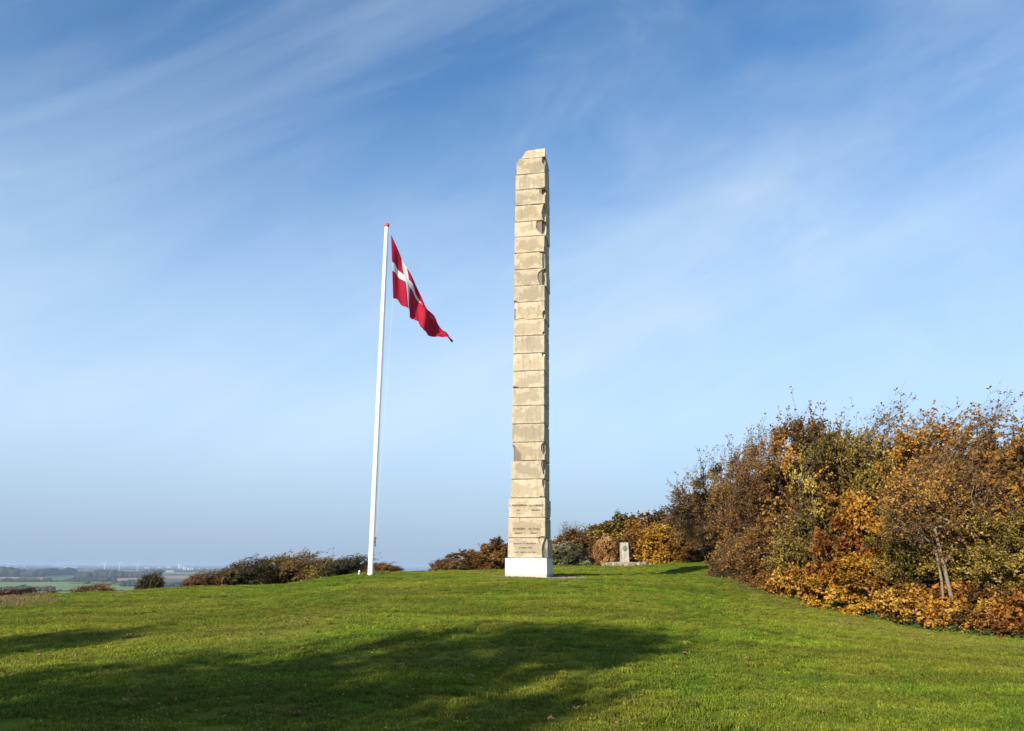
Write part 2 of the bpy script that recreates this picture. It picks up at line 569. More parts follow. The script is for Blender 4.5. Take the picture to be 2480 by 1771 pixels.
def make_lime():
    m, nt, b = new_mat('white_lime')
    tc = nt.nodes.new('ShaderNodeTexCoord'); p = tc.outputs['Object']
    sep = nt.nodes.new('ShaderNodeSeparateXYZ'); nt.links.new(p, sep.inputs[0])
    c = ramp(nt, noise_node(nt, p, 3.0, 7, 0.65), [(0.3, (0.58, 0.575, 0.55)), (0.6, (0.68, 0.675, 0.655))])
    c = mixc(nt, maprange(nt, noise_node(nt, p, 38.0, 4, 0.7), 0.60, 0.75, 0.0, 0.5), c, (0.42, 0.40, 0.36))
    # splashed soil along the foot and grime under the ledge
    low = mathn(nt, 'ADD', sep.outputs['Z'], mathn(nt, 'MULTIPLY', noise_node(nt, p, 7.0, 6, 0.7), -0.16))
    c = mixc(nt, maprange(nt, low, 0.03, -0.06, 0.0, 0.65), c, (0.28, 0.27, 0.17))
    nt.links.new(c, b.inputs['Base Color'])
    setin(b, 'Roughness', 0.85); setin(b, 'Specular IOR Level', 0.2)
    bump(nt, b, noise_node(nt, p, 16.0, 8, 0.65), 0.35, 0.02)


make_lime()
plain_mat('pole_white', (0.80, 0.80, 0.80), 0.35, 0.02, 2)
plain_mat('cap_red', (0.55, 0.10, 0.09), 0.4, 0.1, 3)
plain_mat('black_iron', (0.025, 0.025, 0.027), 0.5, 0.2, 10)
plain_mat('rope_white', (0.55, 0.55, 0.54), 0.8, 0.1, 40)
plain_mat('cut_letter', (0.075, 0.055, 0.035), 0.9, 0.15, 20)
plain_mat('mortar', (0.17, 0.145, 0.11), 0.95, 0.2, 12)
plain_mat('bronze_patina', (0.13, 0.185, 0.145), 0.6, 0.35, 14, bumpy=0.3)
plain_mat('pale_concrete', (0.50, 0.51, 0.49), 0.85, 0.12, 12)
plain_mat('far_white', (0.62, 0.62, 0.62), 0.7, 0.03, 0.02)
plain_mat('far_grey', (0.42, 0.43, 0.45), 0.7, 0.06, 0.02)
plain_mat('far_roof', (0.30, 0.17, 0.13), 0.8, 0.12, 0.02)


def land_mat(name, cols, scale):
    m, nt, b = new_mat(name)
    p = geo_pos(nt)
    mp = nt.nodes.new('ShaderNodeMapping'); mp.inputs['Scale'].default_value = (1, 0.35, 1); nt.links.new(p, mp.inputs[0])
    f = noise_node(nt, mp.outputs[0], scale, 6, 0.6)
    c = ramp(nt, f, [(0.3, cols[0]), (0.5, cols[1]), (0.7, cols[2])])
    nt.links.new(c, b.inputs['Base Color']); setin(b, 'Roughness', 1.0); setin(b, 'Specular IOR Level', 0.0)
    return m


land_mat('plain_land', [(0.055, 0.07, 0.035), (0.09, 0.10, 0.05), (0.14, 0.125, 0.075)], 0.0016)
land_mat('field_green', [(0.14, 0.19, 0.07), (0.17, 0.22, 0.085), (0.20, 0.24, 0.10)], 0.006)
land_mat('field_dark', [(0.09, 0.14, 0.055), (0.11, 0.16, 0.065), (0.13, 0.17, 0.075)], 0.006)
land_mat('field_stubble', [(0.24, 0.18, 0.13), (0.28, 0.215, 0.155), (0.31, 0.25, 0.19)], 0.006)
land_mat('hill_rough', [(0.07, 0.065, 0.025), (0.11, 0.10, 0.04), (0.15, 0.12, 0.055)], 0.12)
land_mat('far_canopy', [(0.022, 0.032, 0.014), (0.038, 0.045, 0.020), (0.058, 0.055, 0.027)], 0.012)


def make_sea():
    m, nt, b = new_mat('sea_water')
    p = geo_pos(nt)
    b.inputs['Base Color'].default_value = (0.02, 0.05, 0.085, 1)
    setin(b, 'Roughness', 0.35); setin(b, 'Specular IOR Level', 0.5)
    bump(nt, b, noise_node(nt, p, 0.15, 6, 0.6), 0.6, 1.5)


make_sea()

# ------------------------------------------------------------------ terrain
PLAIN_Z = -60.0
RG = np.arange(0, 100.5, 0.5)
TG = np.arange(-180, 180.5, 0.5)


def row(px, pts, tail):
    """profile along the bearing of image column px: pts (range, image row or None, height)"""
    rr, hh = [0.0, 7.0], [0.0, 0.02]
    for r, py, h in pts:
        if h is None:
            _, t = azel(px, py)
            h = EYE + r * t
        rr.append(r); hh.append(h)
    for r, dh in tail:
        rr.append(max(r, rr[-1] + 2)); hh.append(hh[len(pts) + 1] + dh)
    az = math.degrees(azel(px, 1400)[0])
    return az, np.interp(RG, rr, hh)


FALL = [(38, -0.25), (44, -1.1), (52, -2.8), (70, -7.5), (100, -17)]
rows = [
    row(-500, [(20, None, 0.18), (33, 1452, None)], FALL),
    row(0, [(20, None, 0.20), (33, 1443, None)], FALL),
    row(200, [(20, None, 0.28), (33.5, 1436, None)], FALL),
    row(360, [(20, None, 0.36), (34, 1427, None)], FALL),
    row(500, [(20, None, 0.45), (33.5, 1420, None)], FALL),
    row(620, [(20, None, 0.53), (33, 1413, None)], FALL),
    row(760, [(20, None, 0.67), (31.5, 1404, None)], FALL),
    row(860, [(20, None, 0.76), (30.5, 1393, None)], FALL),
    row(900, [(20, None, 0.80), (30.5, 1389, None)], FALL),
    row(980, [(20, None, 0.83), (31, 1384.5, None)], [(36, 0.05), (44, -0.4), (55, -1.8), (70, -5), (100, -13)]),
    row(1080, [(20, None, 0.85), (24.5, None, 1.22), (30, 1386, None), (38, 1382, None)], [(45, -0.2), (55, -0.9), (70, -3), (100, -10)]),
    row(1170, [(20, None, 0.86), (24.5, None, 1.24), (30, None, 1.33), (42, 1382, None)], [(50, -0.1), (60, -0.5), (75, -2), (100, -8)]),
    row(1280, [(20, None, 0.86), (24.5, None, 1.26), (30, None, 1.31), (36, None, 1.30), (48, 1380, None), (58, 1370, None)], [(70, 0.1), (85, -0.5), (100, -4)]),
    row(1400, [(20, None, 0.84), (25, None, 1.22), (30, None, 1.30), (35, 1391, None), (41, 1389, None), (50, 1379, None), (60, 1369, None)], [(72, 0.2), (85, -0.3), (100, -3)]),
    row(1520, [(20, None, 0.78), (25, None, 1.14), (30, None, 1.26), (33, 1392, None), (36, 1395.5, None), (40, 1390, None), (45, 1384, None), (52, 1378, None), (57.5, 1374.5, None), (63, 1366, None)], [(72, 0.2), (85, 0), (100, -2)]),
    row(1650, [(20, None, 0.66), (25, None, 1.02), (29, None, 1.14), (33, 1393.5, None), (35.5, 1399, None), (38, 1393, None), (41, 1379, None), (45, 1369, None), (60, 1364, None)], [(72, 0.2), (85, 0), (100, -2)]),
    row(1740, [(20, None, 0.55), (25, None, 0.86), (32, 1402, None), (36, 1401, None), (39, 1391, None), (43, 1374, None), (48, 1367, None)], [(45, 0.25), (60, 0.5), (85, 0.2), (100, -2)]),
    row(1900, [(20, None, 0.36), (31, 1443, None)], [(40, 0.3), (60, 0.6), (85, 0.2), (100, -2)]),
    row(2100, [(20, None, 0.20), (28, 1492, None)], [(40, 0.4), (60, 0.7), (85, 0.2), (100, -2)]),
    row(2250, [(15, None, 0.08), (25.5, 1524, None)], [(40, 0.4), (60, 0.7), (85, 0.2), (100, -2)]),
    row(2480, [(15, None, 0.0), (23.5, 1546, None)], [(40, 0.3), (60, 0.6), (85, 0.2), (100, -2)]),
    row(3000, [(15, None, -0.05), (22, None, -0.1)], [(40, 0.3), (60, 0.4), (85, 0.0), (100, -2)]),
]
flat = np.interp(RG, [0, 20, 60, 100], [0, -0.1, -0.6, -2.0])
tt = [-180.0, -80.0] + [r_[0] for r_ in rows] + [80.0, 180.0]
hh = np.array([flat, flat] + [r_[1] for r_ in rows] + [flat, flat])
HG = np.array([[0.0]] * 1)
HG = np.stack([np.interp(TG, tt, hh[:, k]) for k in range(len(RG))], axis=1)     # (theta, r)


def gsm(a, sig, axis):
    k = np.arange(-int(3 * sig), int(3 * sig) + 1)
    w = np.exp(-0.5 * (k / sig) ** 2); w /= w.sum()
    pad = [(0, 0), (0, 0)]; pad[axis] = (len(k) // 2, len(k) // 2)
    ap = np.pad(a, pad, mode='edge')
    return np.apply_along_axis(lambda v: np.convolve(v, w, 'valid'), axis, ap)


HG = gsm(gsm(HG, 2.2, 1), 2.2, 0)
# settle the left brow on the skyline seen in the photo (short grass stands a little above the soil)
BROW = [(-400, 1455), (0, 1449), (90, 1441), (187, 1436), (339, 1428.5), (440, 1423), (500, 1421.5), (578, 1418.5), (639, 1416), (700, 1412.5), (751, 1404.5),
        (802, 1397), (864, 1390.5), (892, 1388), (960, 1385), (1000, 1384), (1060, 1383)]
for _ in range(3):
    bt, bd = [], []
    for px_, py_ in BROW:
        a_, e_ = azel(px_, py_ + 2.5)
        row_ = HG[int(round((math.degrees(a_) + 180) / 0.5))]
        k_ = (RG > 8) & (RG < 60)
        bt.append(math.degrees(a_)); bd.append(e_ - ((row_[k_] - EYE) / RG[k_]).max())
    bt = [-75.0] + bt + [bt[-1] + 3]; bd = [0.0] + bd + [0.0]
    w_ = np.clip((RG - 8) / 17, 0, 1); w_ = w_ * w_ * (3 - 2 * w_)
    HG = HG + np.interp(TG, bt, bd)[:, None] * (RG * w_)[None, :]


def hz(x, y):
    x = np.asarray(x, float); y = np.asarray(y, float)
    r = np.hypot(x, y); th = np.degrees(np.arctan2(x, y))
    ri = np.clip(r / 0.5, 0, len(RG) - 1.001); ti = np.clip((th + 180) / 0.5, 0, len(TG) - 1.001)
    r0 = ri.astype(int); t0 = ti.astype(int); fr = ri - r0; ft = ti - t0
    h = (HG[t0, r0] * (1 - fr) + HG[t0, r0 + 1] * fr) * (1 - ft) + (HG[t0 + 1, r0] * (1 - fr) + HG[t0 + 1, r0 + 1] * fr) * ft
    und = 0.018 * np.sin(x * 0.9 + 0.6 * y) + 0.014 * np.sin(1.7 * y - 0.8 * x + 1.0) + 0.009 * np.sin(2.9 * x + 2.1 * y + 2.0)
    h = h + und * np.clip((100 - r) / 40, 0, 1)
    s = np.clip((r - 100) / 380, 0, 1); s = s * s * (3 - 2 * s)
    return h * (1 - s) + PLAIN_Z * s


def ground_at(px, py, rmax=60.0):
    """where the view line of a photo point meets the terrain"""
    d = ray(px, py)
    k = math.hypot(d.x, d.y)
    for r in np.arange(4, rmax, 0.05):
        x, y = d.x / k * r, d.y / k * r
        if EYE + d.z / k * r <= float(hz(x, y)):
            break
    return Vector((x, y, float(hz(x, y))))


def stand(px, r):
    a, _ = azel(px, 1400)
    x, y = r * math.sin(a), r * math.cos(a)
    return Vector((x, y, float(hz(x, y))))


FOOT = [(-10, 90), (12.6, 47.0), (13.4, 41.0), (15.0, 37.0), (17.2, 33.5), (19.0, 31.0), (22.5, 28.6), (26.0, 26.3), (32.5, 24.0), (45, 22), (60, 22)]


def dryness(x, y):
    r = np.hypot(x, y); th = np.degrees(np.arctan2(x, y))
    foot = np.interp(th, [f[0] for f in FOOT], [f[1] for f in FOOT])
    gap = foot - r
    d = np.exp(-((gap - 4.2) / 2.6) ** 2) * np.clip((th - 11) / 5, 0, 1) * (0.45 + 0.4 * np.sin(x * 0.9 + 1.3 * np.sin(y * 0.7)) * np.cos(y * 0.8 + x * 0.3))
    d += 0.8 * np.exp(-((th + 37) / 4.0) ** 2) * np.clip((r - 25) / 6, 0, 1)
    d += 0.55 * np.clip((r - 36) / 4, 0, 1) * (th < -7)
    d += 0.35 * np.exp(-(((x + 4.6) / 1.3) ** 2 + ((y - 15.5) / 2.5) ** 2))
    d += 0.30 * np.exp(-(((x + 1.0) / 3.0) ** 2 + ((y - 12.0) / 0.6) ** 2))
    d += 0.45 * np.exp(-((np.hypot(x - 0.75, y - 27.3) - 1.6) / 0.5) ** 2)
    return np.clip(d, 0, 1)


def ground_sheet(name, r_list, mat, with_dry=False):
    ths = np.concatenate([np.arange(-180, -50, 5.0), np.arange(-50, 50, 0.5), np.arange(50, 180, 5.0)])
    nT, nR = len(ths), len(r_list)
    T, Rr = np.meshgrid(np.radians(ths), r_list, indexing='ij')
    X, Y = Rr * np.sin(T), Rr * np.cos(T)
    V = np.stack([X, Y, hz(X, Y)], axis=2).reshape(-1, 3)
    i, j = np.meshgrid(np.arange(nT), np.arange(nR - 1), indexing='ij')
    i2 = (i + 1) % nT
    Fq = np.stack([i * nR + j, i * nR + j + 1, i2 * nR + j + 1, i2 * nR + j], axis=2).reshape(-1, 4)[:, ::-1]
    at = {'dry': dryness(V[:, 0], V[:, 1])} if with_dry else None
    return tag(mesh_obj(name, np_mesh(name, V, Fq, True, at), mat), kind='structure')


lawn_r = np.concatenate([[0.01, 1.5, 3.0], np.arange(4, 30, 0.4), np.arange(30, 72.1, 0.75)])
lawn = ground_sheet('lawn', lawn_r, MATS['lawn_ground'], True)
ground_sheet('hillside', np.concatenate([[lawn_r[-1]], np.geomspace(76, 480, 26)]), MATS['hill_rough'])
ground_sheet('plain', np.concatenate([[480.0], np.geomspace(560, 46000, 30)]), MATS['plain_land'])

# water beyond the coast, ahead and to the right
def sea_sheet():
    a0, a1 = R(-14.5), R(40)
    pts = []
    n = 36
    for i in range(n + 1):
        a = a0 + (a1 - a0) * i / n
        rr = 3300 + 500 * math.sin(a * 21) + 300 * math.sin(a * 47 + 1)
        pts.append((rr * math.sin(a), rr * math.cos(a)))
    for i in range(n, -1, -1):
        a = a0 + (a1 - a0) * i / n
        pts.append((45500 * math.sin(a), 45500 * math.cos(a)))
    bm = bmesh.new()
    vs = [bm.verts.new((x, y, PLAIN_Z + 0.6)) for x, y in pts]
    for i in range(n):
        bm.faces.new((vs[i], vs[i + 1], vs[2 * n - i], vs[2 * n + 1 - i]))
    o = mesh_obj('sea', bm_mesh('sea', bm), MATS['sea_water'])
    tag(o, kind='structure')


sea_sheet()


def field(pix, mat, lift):
    pts = [on_level(x, y, PLAIN_Z + lift) for x, y in pix]
    bm = bmesh.new()
    bm.faces.new([bm.verts.new(p) for p in pts])
    me = bm_mesh('field', bm)
    if me.polygons[0].normal.z < 0:
        me.flip_normals()
    tag(mesh_obj('field', me, MATS[mat]), kind='structure')


field([(-90, 1411), (100, 1409.5), (172, 1409), (300, 1417), (352, 1424), (330, 1452), (-90, 1452)], 'field_green', 0.30)
field([(150, 1410), (275, 1409.5), (330, 1413), (345, 1418), (300, 1416.5), (190, 1412)], 'field_dark', 0.38)
field([(108, 1402), (195, 1393), (290, 1403), (200, 1408), (120, 1408)], 'field_dark', 0.46)
field([(-40, 1398), (48, 1397.5), (50, 1402), (-40, 1402)], 'field_stubble', 0.54)
field([(90, 1399), (116, 1399), (112, 1404), (88, 1404)], 'field_stubble', 0.62)
field([(278, 1401), (345, 1399), (350, 1408), (275, 1408)], 'field_stubble', 0.70)
field([(395, 1395), (560, 1392), (570, 1406), (405, 1402)], 'field_stubble', 0.78)
field([(395, 1387), (560, 1386), (560, 1391), (395, 1393)], 'field_green', 0.86)
field([(-40, 1433.5), (140, 1433), (150, 1446), (-40, 1446)], 'field_dark', 0.94)

# ------------------------------------------------------------------ obelisk
ROT = R(11.0)
fu = Vector((math.cos(ROT), math.sin(ROT) * -1, 0)).normalized()
fu = Vector((math.cos(ROT), -math.sin(ROT), 0))       # along the front face, to the right
fn = Vector((-math.sin(ROT), -math.cos(ROT), 0))      # out of the front face
# the near right corner of the plinth is the corner seen in the photo
CORNER = at_range(1324.5, 1396, 26.7)


def face_uz(px, py, inset):
    """where a view line meets the upright plane of the front face: (along, up)"""
    d = ray(px, py)
    o = Vector((0, 0, EYE))
    k = ((CORNER - fn * inset) - o).dot(fn) / d.dot(fn)
    p = o + d * k
    return (p - CORNER).dot(fu), p.z


BLOCKS = [  # top row, bottom row, left edge, right edge of the front face in the photo
    (379.5, 418, 1251, 1319), (418, 455, 1248.5, 1320), (455, 493, 1248, 1320), (493, 533, 1247, 1320),
    (533, 569.5, 1246.5, 1320.5), (569.5, 609, 1246, 1318.5), (609, 649, 1245.5, 1319), (649, 689, 1245, 1321),
    (689, 729, 1244.5, 1319), (729, 771.5, 1246, 1319), (771.5, 811, 1244.5, 1318), (811, 854, 1243, 1318.5),
    (854, 896.5, 1242.5, 1318.5), (896.5, 938, 1241.5, 1318), (938, 981, 1241, 1318), (981, 1025, 1239.7, 1318),
    (1025, 1070, 1240, 1318), (1070, 1115, 1240.5, 1319), (1115, 1160, 1238, 1319), (1160, 1205.5, 1237, 1318.5),
    (1205.5, 1253.5, 1232, 1320.5), (1253.5, 1303, 1231, 1320.5), (1303, 1352, 1230, 1323.5)]
# block index: list of (u, v, w, ru, rw, rv): place on the front face and size, as shares of width, depth, height
CHIPS = {
    0: [(-0.02, 1.05, .5, .15, .8, .30), (1.0, .80, .02, .10, .14, .30)],
    1: [(.98, 0.0, .0, .05, .05, .08)],
    2: [(.99, .98, .0, .20, .22, .42), (.80, 1.02, 0, .12, .05, .12)],
    3: [(1.02, .45, .0, .13, .2, .62), (.72, 1.0, 0, .2, .03, .25)],
    4: [(1.05, .72, -.02, .36, .26, .68), (1.0, .1, .0, .05, .1, .2)],
    5: [(1.02, .15, .1, .05, .2, .25)],
    6: [(1.03, .35, -.02, .11, .16, 1.1), (.95, 1.02, 0, .16, .16, .12), (.02, 1.0, .05, .07, .06, .12)],
    7: [(1.10, .36, -.05, .36, .28, .72)],
    8: [(.0, .0, .0, .12, .10, .12)],
    9: [(-.02, .55, .0, .07, .14, .10), (.0, .2, 0, .05, .1, .35), (1.01, .22, .0, .09, .12, .26), (.25, 0, 0, .2, .03, .1)],
    10: [(.99, .1, 0, .05, .08, .12), (.0, .0, 0, .03, .1, .08)],
    11: [(.86, .95, 0, .09, .025, .13)],
    12: [(.98, .93, .0, .07, .1, .16), (.02, .95, 0, .05, .06, .12)],
    13: [(.30, .98, 0, .06, .03, .1), (.06, .0, .0, .17, .08, .11)],
    14: [(.52, .62, -.01, .12, .02, .12)],
    15: [(.45, .98, 0, .08, .03, .1)],
    16: [(.1, .97, 0, .08, .03, .1)],
    17: [(-.16, .05, -.06, .44, .4, .98), (1.02, .66, -.03, .13, .2, .42), (.9, 1.0, 0, .1, .04, .08)],
    18: [(1.02, .80, -.02, .12, .2, .52), (1.0, .35, 0, .06, .1, .16), (.0, .95, 0, .05, .05, .1)],
    19: [(.0, .88, 0, .07, .09, .22), (1.01, .80, -.02, .08, .14, .32), (.93, .0, 0, .09, .06, .10), (0, .02, 0, .05, .1, .06)],
    20: [(1.0, .35, .7, .05, .25, .3)],
    21: [(.93, .0, 0, .12, .05, .08), (.0, .0, 0, .05, .1, .06), (.35, .96, 0, .06, .03, .14)],
    22: [(1.10, .30, -.10, .24, .34, 1.05), (.0, .95, 0, .10, .06, .16), (.9, .9, 0, .11, .05, .24)],
}

ob_w0, _ = face_uz(1223.3, 1375, 0)
ob_depth = -ob_w0
ob_center = CORNER + fu * (ob_w0 / 2) - fn * (ob_depth / 2)
ob_base_z = CORNER.z
OB = empty('obelisk', (ob_center.x, ob_center.y, ob_base_z), -ROT)
tag(OB, 'tall pale sandstone obelisk of battered stacked blocks on a white plinth', 'obelisk')
half = ob_depth / 2


def local_span(yt, yb, xl, xr, inset):
    ym = (yt + yb) / 2
    ul, _ = face_uz(xl, ym, inset)
    ur, _ = face_uz(xr, ym, inset)
    _, zt = face_uz(xr, yt, inset)
    _, zb = face_uz(xr, yb, inset)
    return ul + half, ur + half, zb - ob_base_z, zt - ob_base_z


def rough_box(lo, hi, seed, cuts=7, amp=0.008, bev=0.014):
    bm = bmesh.new()
    add_box(bm, lo, hi)
    bmesh.ops.bevel(bm, geom=bm.edges[:], offset=bev, segments=1, affect='EDGES')
    bmesh.ops.subdivide_edges(bm, edges=[e for e in bm.edges if e.calc_length() > 0.2], cuts=cuts, use_grid_fill=True)
    for v in bm.verts:
        n = noise.noise_vector(v.co * 3.1 + Vector((seed * 7.3, seed * 3.1, seed)))
        n2 = noise.noise_vector(v.co * 11.0 + Vector((seed, seed * 5.3, seed * 2)))
        v.co += n * amp + n2 * amp * 0.6
    bmesh.ops.recalc_face_normals(bm, faces=bm.faces[:])
    me = bpy.data.meshes.new('stone_block')
    bm.to_mesh(me); bm.free()
    return me


def chip_cutter(c, rad, seed):
    bm = bmesh.new()
    bmesh.ops.create_icosphere(bm, subdivisions=3, radius=1.0)
    for v in bm.verts:
        k = 1 + 0.16 * noise.noise(v.co * 1.6 + Vector((seed, seed * 2.7, 0))) + 0.07 * noise.noise(v.co * 4.5 + Vector((0, seed, seed)))
        v.co = Vector((c[0] + v.co.x * rad[0] * k, c[1] + v.co.y * rad[1] * k, c[2] + v.co.z * rad[2] * k))
    me = bpy.data.meshes.new('tmp_cut')
    bm.to_mesh(me); bm.free()
    return me


def carve(o, cutters):
    tmp = []
    for cm in cutters:
        co = bpy.data.objects.new('tmp_cut', cm)
        co.parent = o.parent
        COL.objects.link(co)
        md = o.modifiers.new('b', 'BOOLEAN')
        md.operation = 'DIFFERENCE'; md.solver = 'EXACT'; md.object = co
        tmp.append(co)
    dg = bpy.context.evaluated_depsgraph_get()
    dg.update()
    me = bpy.data.meshes.new_from_object(o.evaluated_get(dg))
    old = o.data
    o.modifiers.clear()
    o.data = me
    bpy.data.meshes.remove(old)
    for co in tmp:
        m_ = co.data
        bpy.data.objects.remove(co)
        bpy.data.meshes.remove(m_)


INSET = 0.125                      # shaft set back from the plinth's front
blocks = []
for i, (yt, yb, xl, xr) in enumerate(BLOCKS):
    wide = i >= 20
    ins = 0.06 if wide else INSET + random.uniform(-0.012, 0.012)
    ul, ur, zb, zt = local_span(yt, yb, xl, xr, ins)
    dep = (1.33 if wide else 1.21) + random.uniform(-0.02, 0.02)
    y0 = -half + ins
    g = 0.009
    lo, hi = (ul, y0, zb + g), (ur, y0 + dep, zt - g)
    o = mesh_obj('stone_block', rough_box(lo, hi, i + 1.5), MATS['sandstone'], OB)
    cs = []
    W_, D_, H_ = ur - ul, dep, zt - zb
    for k, (u, v, w, ru, rw, rv) in enumerate(CHIPS.get(i, [])):
        cs.append(chip_cutter((ul + u * W_, y0 + w * D_, zb + v * H_), (ru * W_, rw * D_, rv * H_), i * 3.7 + k))
    # worn arrises round the other sides as well
    rr_ = random.Random(i)
    for k in range(2):
        cs.append(chip_cutter((ur if k == 0 else ul, y0 + rr_.uniform(.3, 1.0) * D_, zb + rr_.choice((0, 1)) * H_),
                              (rr_.uniform(.03, .07), rr_.uniform(.08, .2), rr_.uniform(.05, .12)), i + 50 + k))
    carve(o, cs)
    blocks.append((o, ul, ur, y0, dep, zb, zt))

# cap stone: lopsided wedge
(ul, ur, zb, zt) = local_span(358, 379.5, 1263, 1319.5, INSET)
tl = face_uz(1274, 358, INSET)[0] + half
bm = bmesh.new()
y0 = -half + INSET
cap = [(ul, y0, zb + .006), (ur, y0, zb + .006), (ur, y0 + 1.2, zb + .006), (ul, y0 + 1.2, zb + .006),
       (tl, y0 + .03, zt - .05), (ur - .005, y0 + .03, zt), (ur - .05, y0 + .62, zt + .02), (tl + .05, y0 + .6, zt - .04)]
vs = [bm.verts.new(c) for c in cap]
for f in ((0, 3, 2, 1), (4, 5, 6, 7), (0, 1, 5, 4), (1, 2, 6, 5), (2, 3, 7, 6), (3, 0, 4, 7)):
    bm.faces.new([vs[k] for k in f])
bmesh.ops.subdivide_edges(bm, edges=bm.edges[:], cuts=5, use_grid_fill=True)
for v in bm.verts:
    v.co += noise.noise_vector(v.co * 4) * 0.015
mesh_obj('cap_stone', bm_mesh('cap_stone', bm), MATS['sandstone'], OB)

# plinth and the mortar core that shows dark in the joints
zt_p = local_span(1352, 1396, 1223.3, 1324.5, 0)[3]
me = rough_box((-half, -half, -0.45), (half, half, zt_p - 0.004), 77, 7, 0.004, 0.012)
mesh_obj('plinth', me, MATS['white_lime'], OB)
bm = bmesh.new()
bw0 = min(b[1] for b in blocks[:20]); 
add_box(bm, (bw0 + .09, -half + INSET + .06, zt_p - 0.01), (min(b[2] for b in blocks) - .05, -half + INSET + 1.10, blocks[0][5] + 0.2))
mesh_obj('mortar_core', bm_mesh('mortar_core', bm), MATS['mortar'], OB)


def text_mesh(txt, size, extrude=0.004):
    cu = bpy.data.curves.new('txt', 'FONT')
    cu.body = txt
    cu.size = size
    cu.extrude = extrude
    cu.align_x = 'CENTER'
    cu.align_y = 'CENTER'
    cu.resolution_u = 2
    o = bpy.data.objects.new('txt', cu)
    COL.objects.link(o)
    dg = bpy.context.evaluated_depsgraph_get(); dg.update()
    me = bpy.data.meshes.new_from_object(o.evaluated_get(dg))
    bpy.data.objects.remove(o)
    bpy.data.curves.remove(cu)
    me.transform(Matrix.Rotation(math.pi / 2, 4, 'X'))
    return me


LETTER = [  # block, words, centre column and row in the photo, width there
    (20, 'C. PONTOPPIDAN', 1255.5, 1224.5, 43), (20, 'C.H. OVERBECK', 1298.5, 1224.5, 36),
    (20, 'ALS', 1255.3, 1235.5, 8), (20, 'FLENSBORG', 1298, 1235.5, 21),
    (21, 'H. NISSEN', 1256.5, 1281, 28), (21, 'H.J. STAAL', 1293.5, 1281, 27),
    (21, 'HAMMELEV', 1255, 1291.5, 18), (21, 'TØNDERN', 1292.5, 1291.5, 17),
    (22, 'SPRENGT AF FJENDERNE', 1271, 1317, 55), (22, '21 MARTS 1864', 1272, 1327, 31), (22, 'REIST IGJEN 2 MAI 1866', 1271.5, 1337.5, 53)]
for bi, txt, cx, cy, wpx in LETTER:
    o, ul, ur, y0, dep, zb, zt = blocks[bi]
    ins = y0 + half
    u, z = face_uz(cx, cy, ins)
    u0, _ = face_uz(cx - wpx / 2, cy, ins); u1, _ = face_uz(cx + wpx / 2, cy, ins)
    me = text_mesh(txt, 0.1)
    xs = [v.co.x for v in me.vertices]; zs_ = [v.co.z for v in me.vertices]
    big = wpx > 25 and bi != 22
    hgt = 0.064 if big else 0.036
    sx = (u1 - u0) / (max(xs) - min(xs)); sz = hgt / (max(zs_) - min(zs_))
    me.transform(Matrix.Diagonal((sx, 1, sz, 1)))
    t = mesh_obj('lettering', me, MATS['cut_letter'], o)
    t.location = (u + half, y0 - 0.012, z - ob_base_z)
    t['label'] = 'dark cut capital letters reading ' + txt
    t['kind'] = 'stuff'

# gravel laid round the foot of the obelisk
def gravel_bed():
    bm = bmesh.new()
    n, rings = 64, 6
    c = bm.verts.new((ob_center.x, ob_center.y, float(hz(ob_center.x, ob_center.y)) + 0.02))
    prev = None
    for k in range(1, rings + 1):
        cur = []
        for i in range(n):
            a = 2 * math.pi * i / n
            rad = (1.22 + 0.22 * noise.noise(Vector((math.cos(a) * 1.5, math.sin(a) * 1.5, 4))) + 0.09 * noise.noise(Vector((math.cos(a) * 7, math.sin(a) * 7, 1))))
            rad += 0.95 * max(0, math.cos(a - R(5))) ** 4
            rad *= k / rings
            x, y = ob_center.x + rad * math.cos(a), ob_center.y + rad * math.sin(a)
            lift = 0.016 if k < rings else -0.05
            cur.append(bm.verts.new((x, y, float(hz(x, y)) + lift)))
        for i in range(n):
            if prev is None: bm.faces.new((c, cur[i], cur[(i + 1) % n]))
            else: bm.faces.new((prev[i], cur[i], cur[(i + 1) % n], prev[(i + 1) % n]))
        prev = cur
    o = mesh_obj('gravel_bed', bm_mesh('gravel_bed', bm, True), MATS['gravel'])
    tag(o, kind='structure')
    # loose stones on it
    V, Fq = [], []
    rr_ = random.Random(5)
    ico = bmesh.new(); bmesh.ops.create_icosphere(ico, subdivisions=1, radius=1.0)
    iv = [v.co.copy() for v in ico.verts]; ifc = [[v.index for v in f.verts] for f in ico.faces]; ico.free()
    for k in range(200):
        a = rr_.uniform(0, 2 * math.pi); rad = rr_.uniform(0.9, 1.3) + (rr_.uniform(0, 0.8) if math.cos(a - R(5)) > 0.7 else 0)
        x, y = ob_center.x + rad * math.cos(a), ob_center.y + rad * math.sin(a)
        s = rr_.uniform(0.012, 0.034)
        b0 = len(V)
        zz = float(hz(x, y)) + 0.02
        for q in iv:
            V.append((x + q.x * s * rr_.uniform(.8, 1.2), y + q.y * s, zz + q.z * s * 0.6))
        Fq += [[b0 + t for t in f] for f in ifc]
    st = mesh_obj('gravel_stones', np_mesh('gravel_stones', np.array(V), np.array(Fq)), MATS['field_stone'])
    tag(st, kind='stuff')


gravel_bed()

# ------------------------------------------------------------------ flagpole and flag
pole_base = at_range(897, 1389.5, 30.0)
pole_base.z = float(hz(pole_base.x, pole_base.y)) - 0.05
pole_top = at_range(936.3, 549, 30.0)
FP = empty('flagpole', pole_base)
tag(FP, 'white tapered flagpole with a red cap standing on the grass left of the obelisk', 'flagpole')
ptv = pole_top - pole_base
POLE_H = ptv.length
pole_q = ptv.to_track_quat('Z', 'Y').to_matrix()


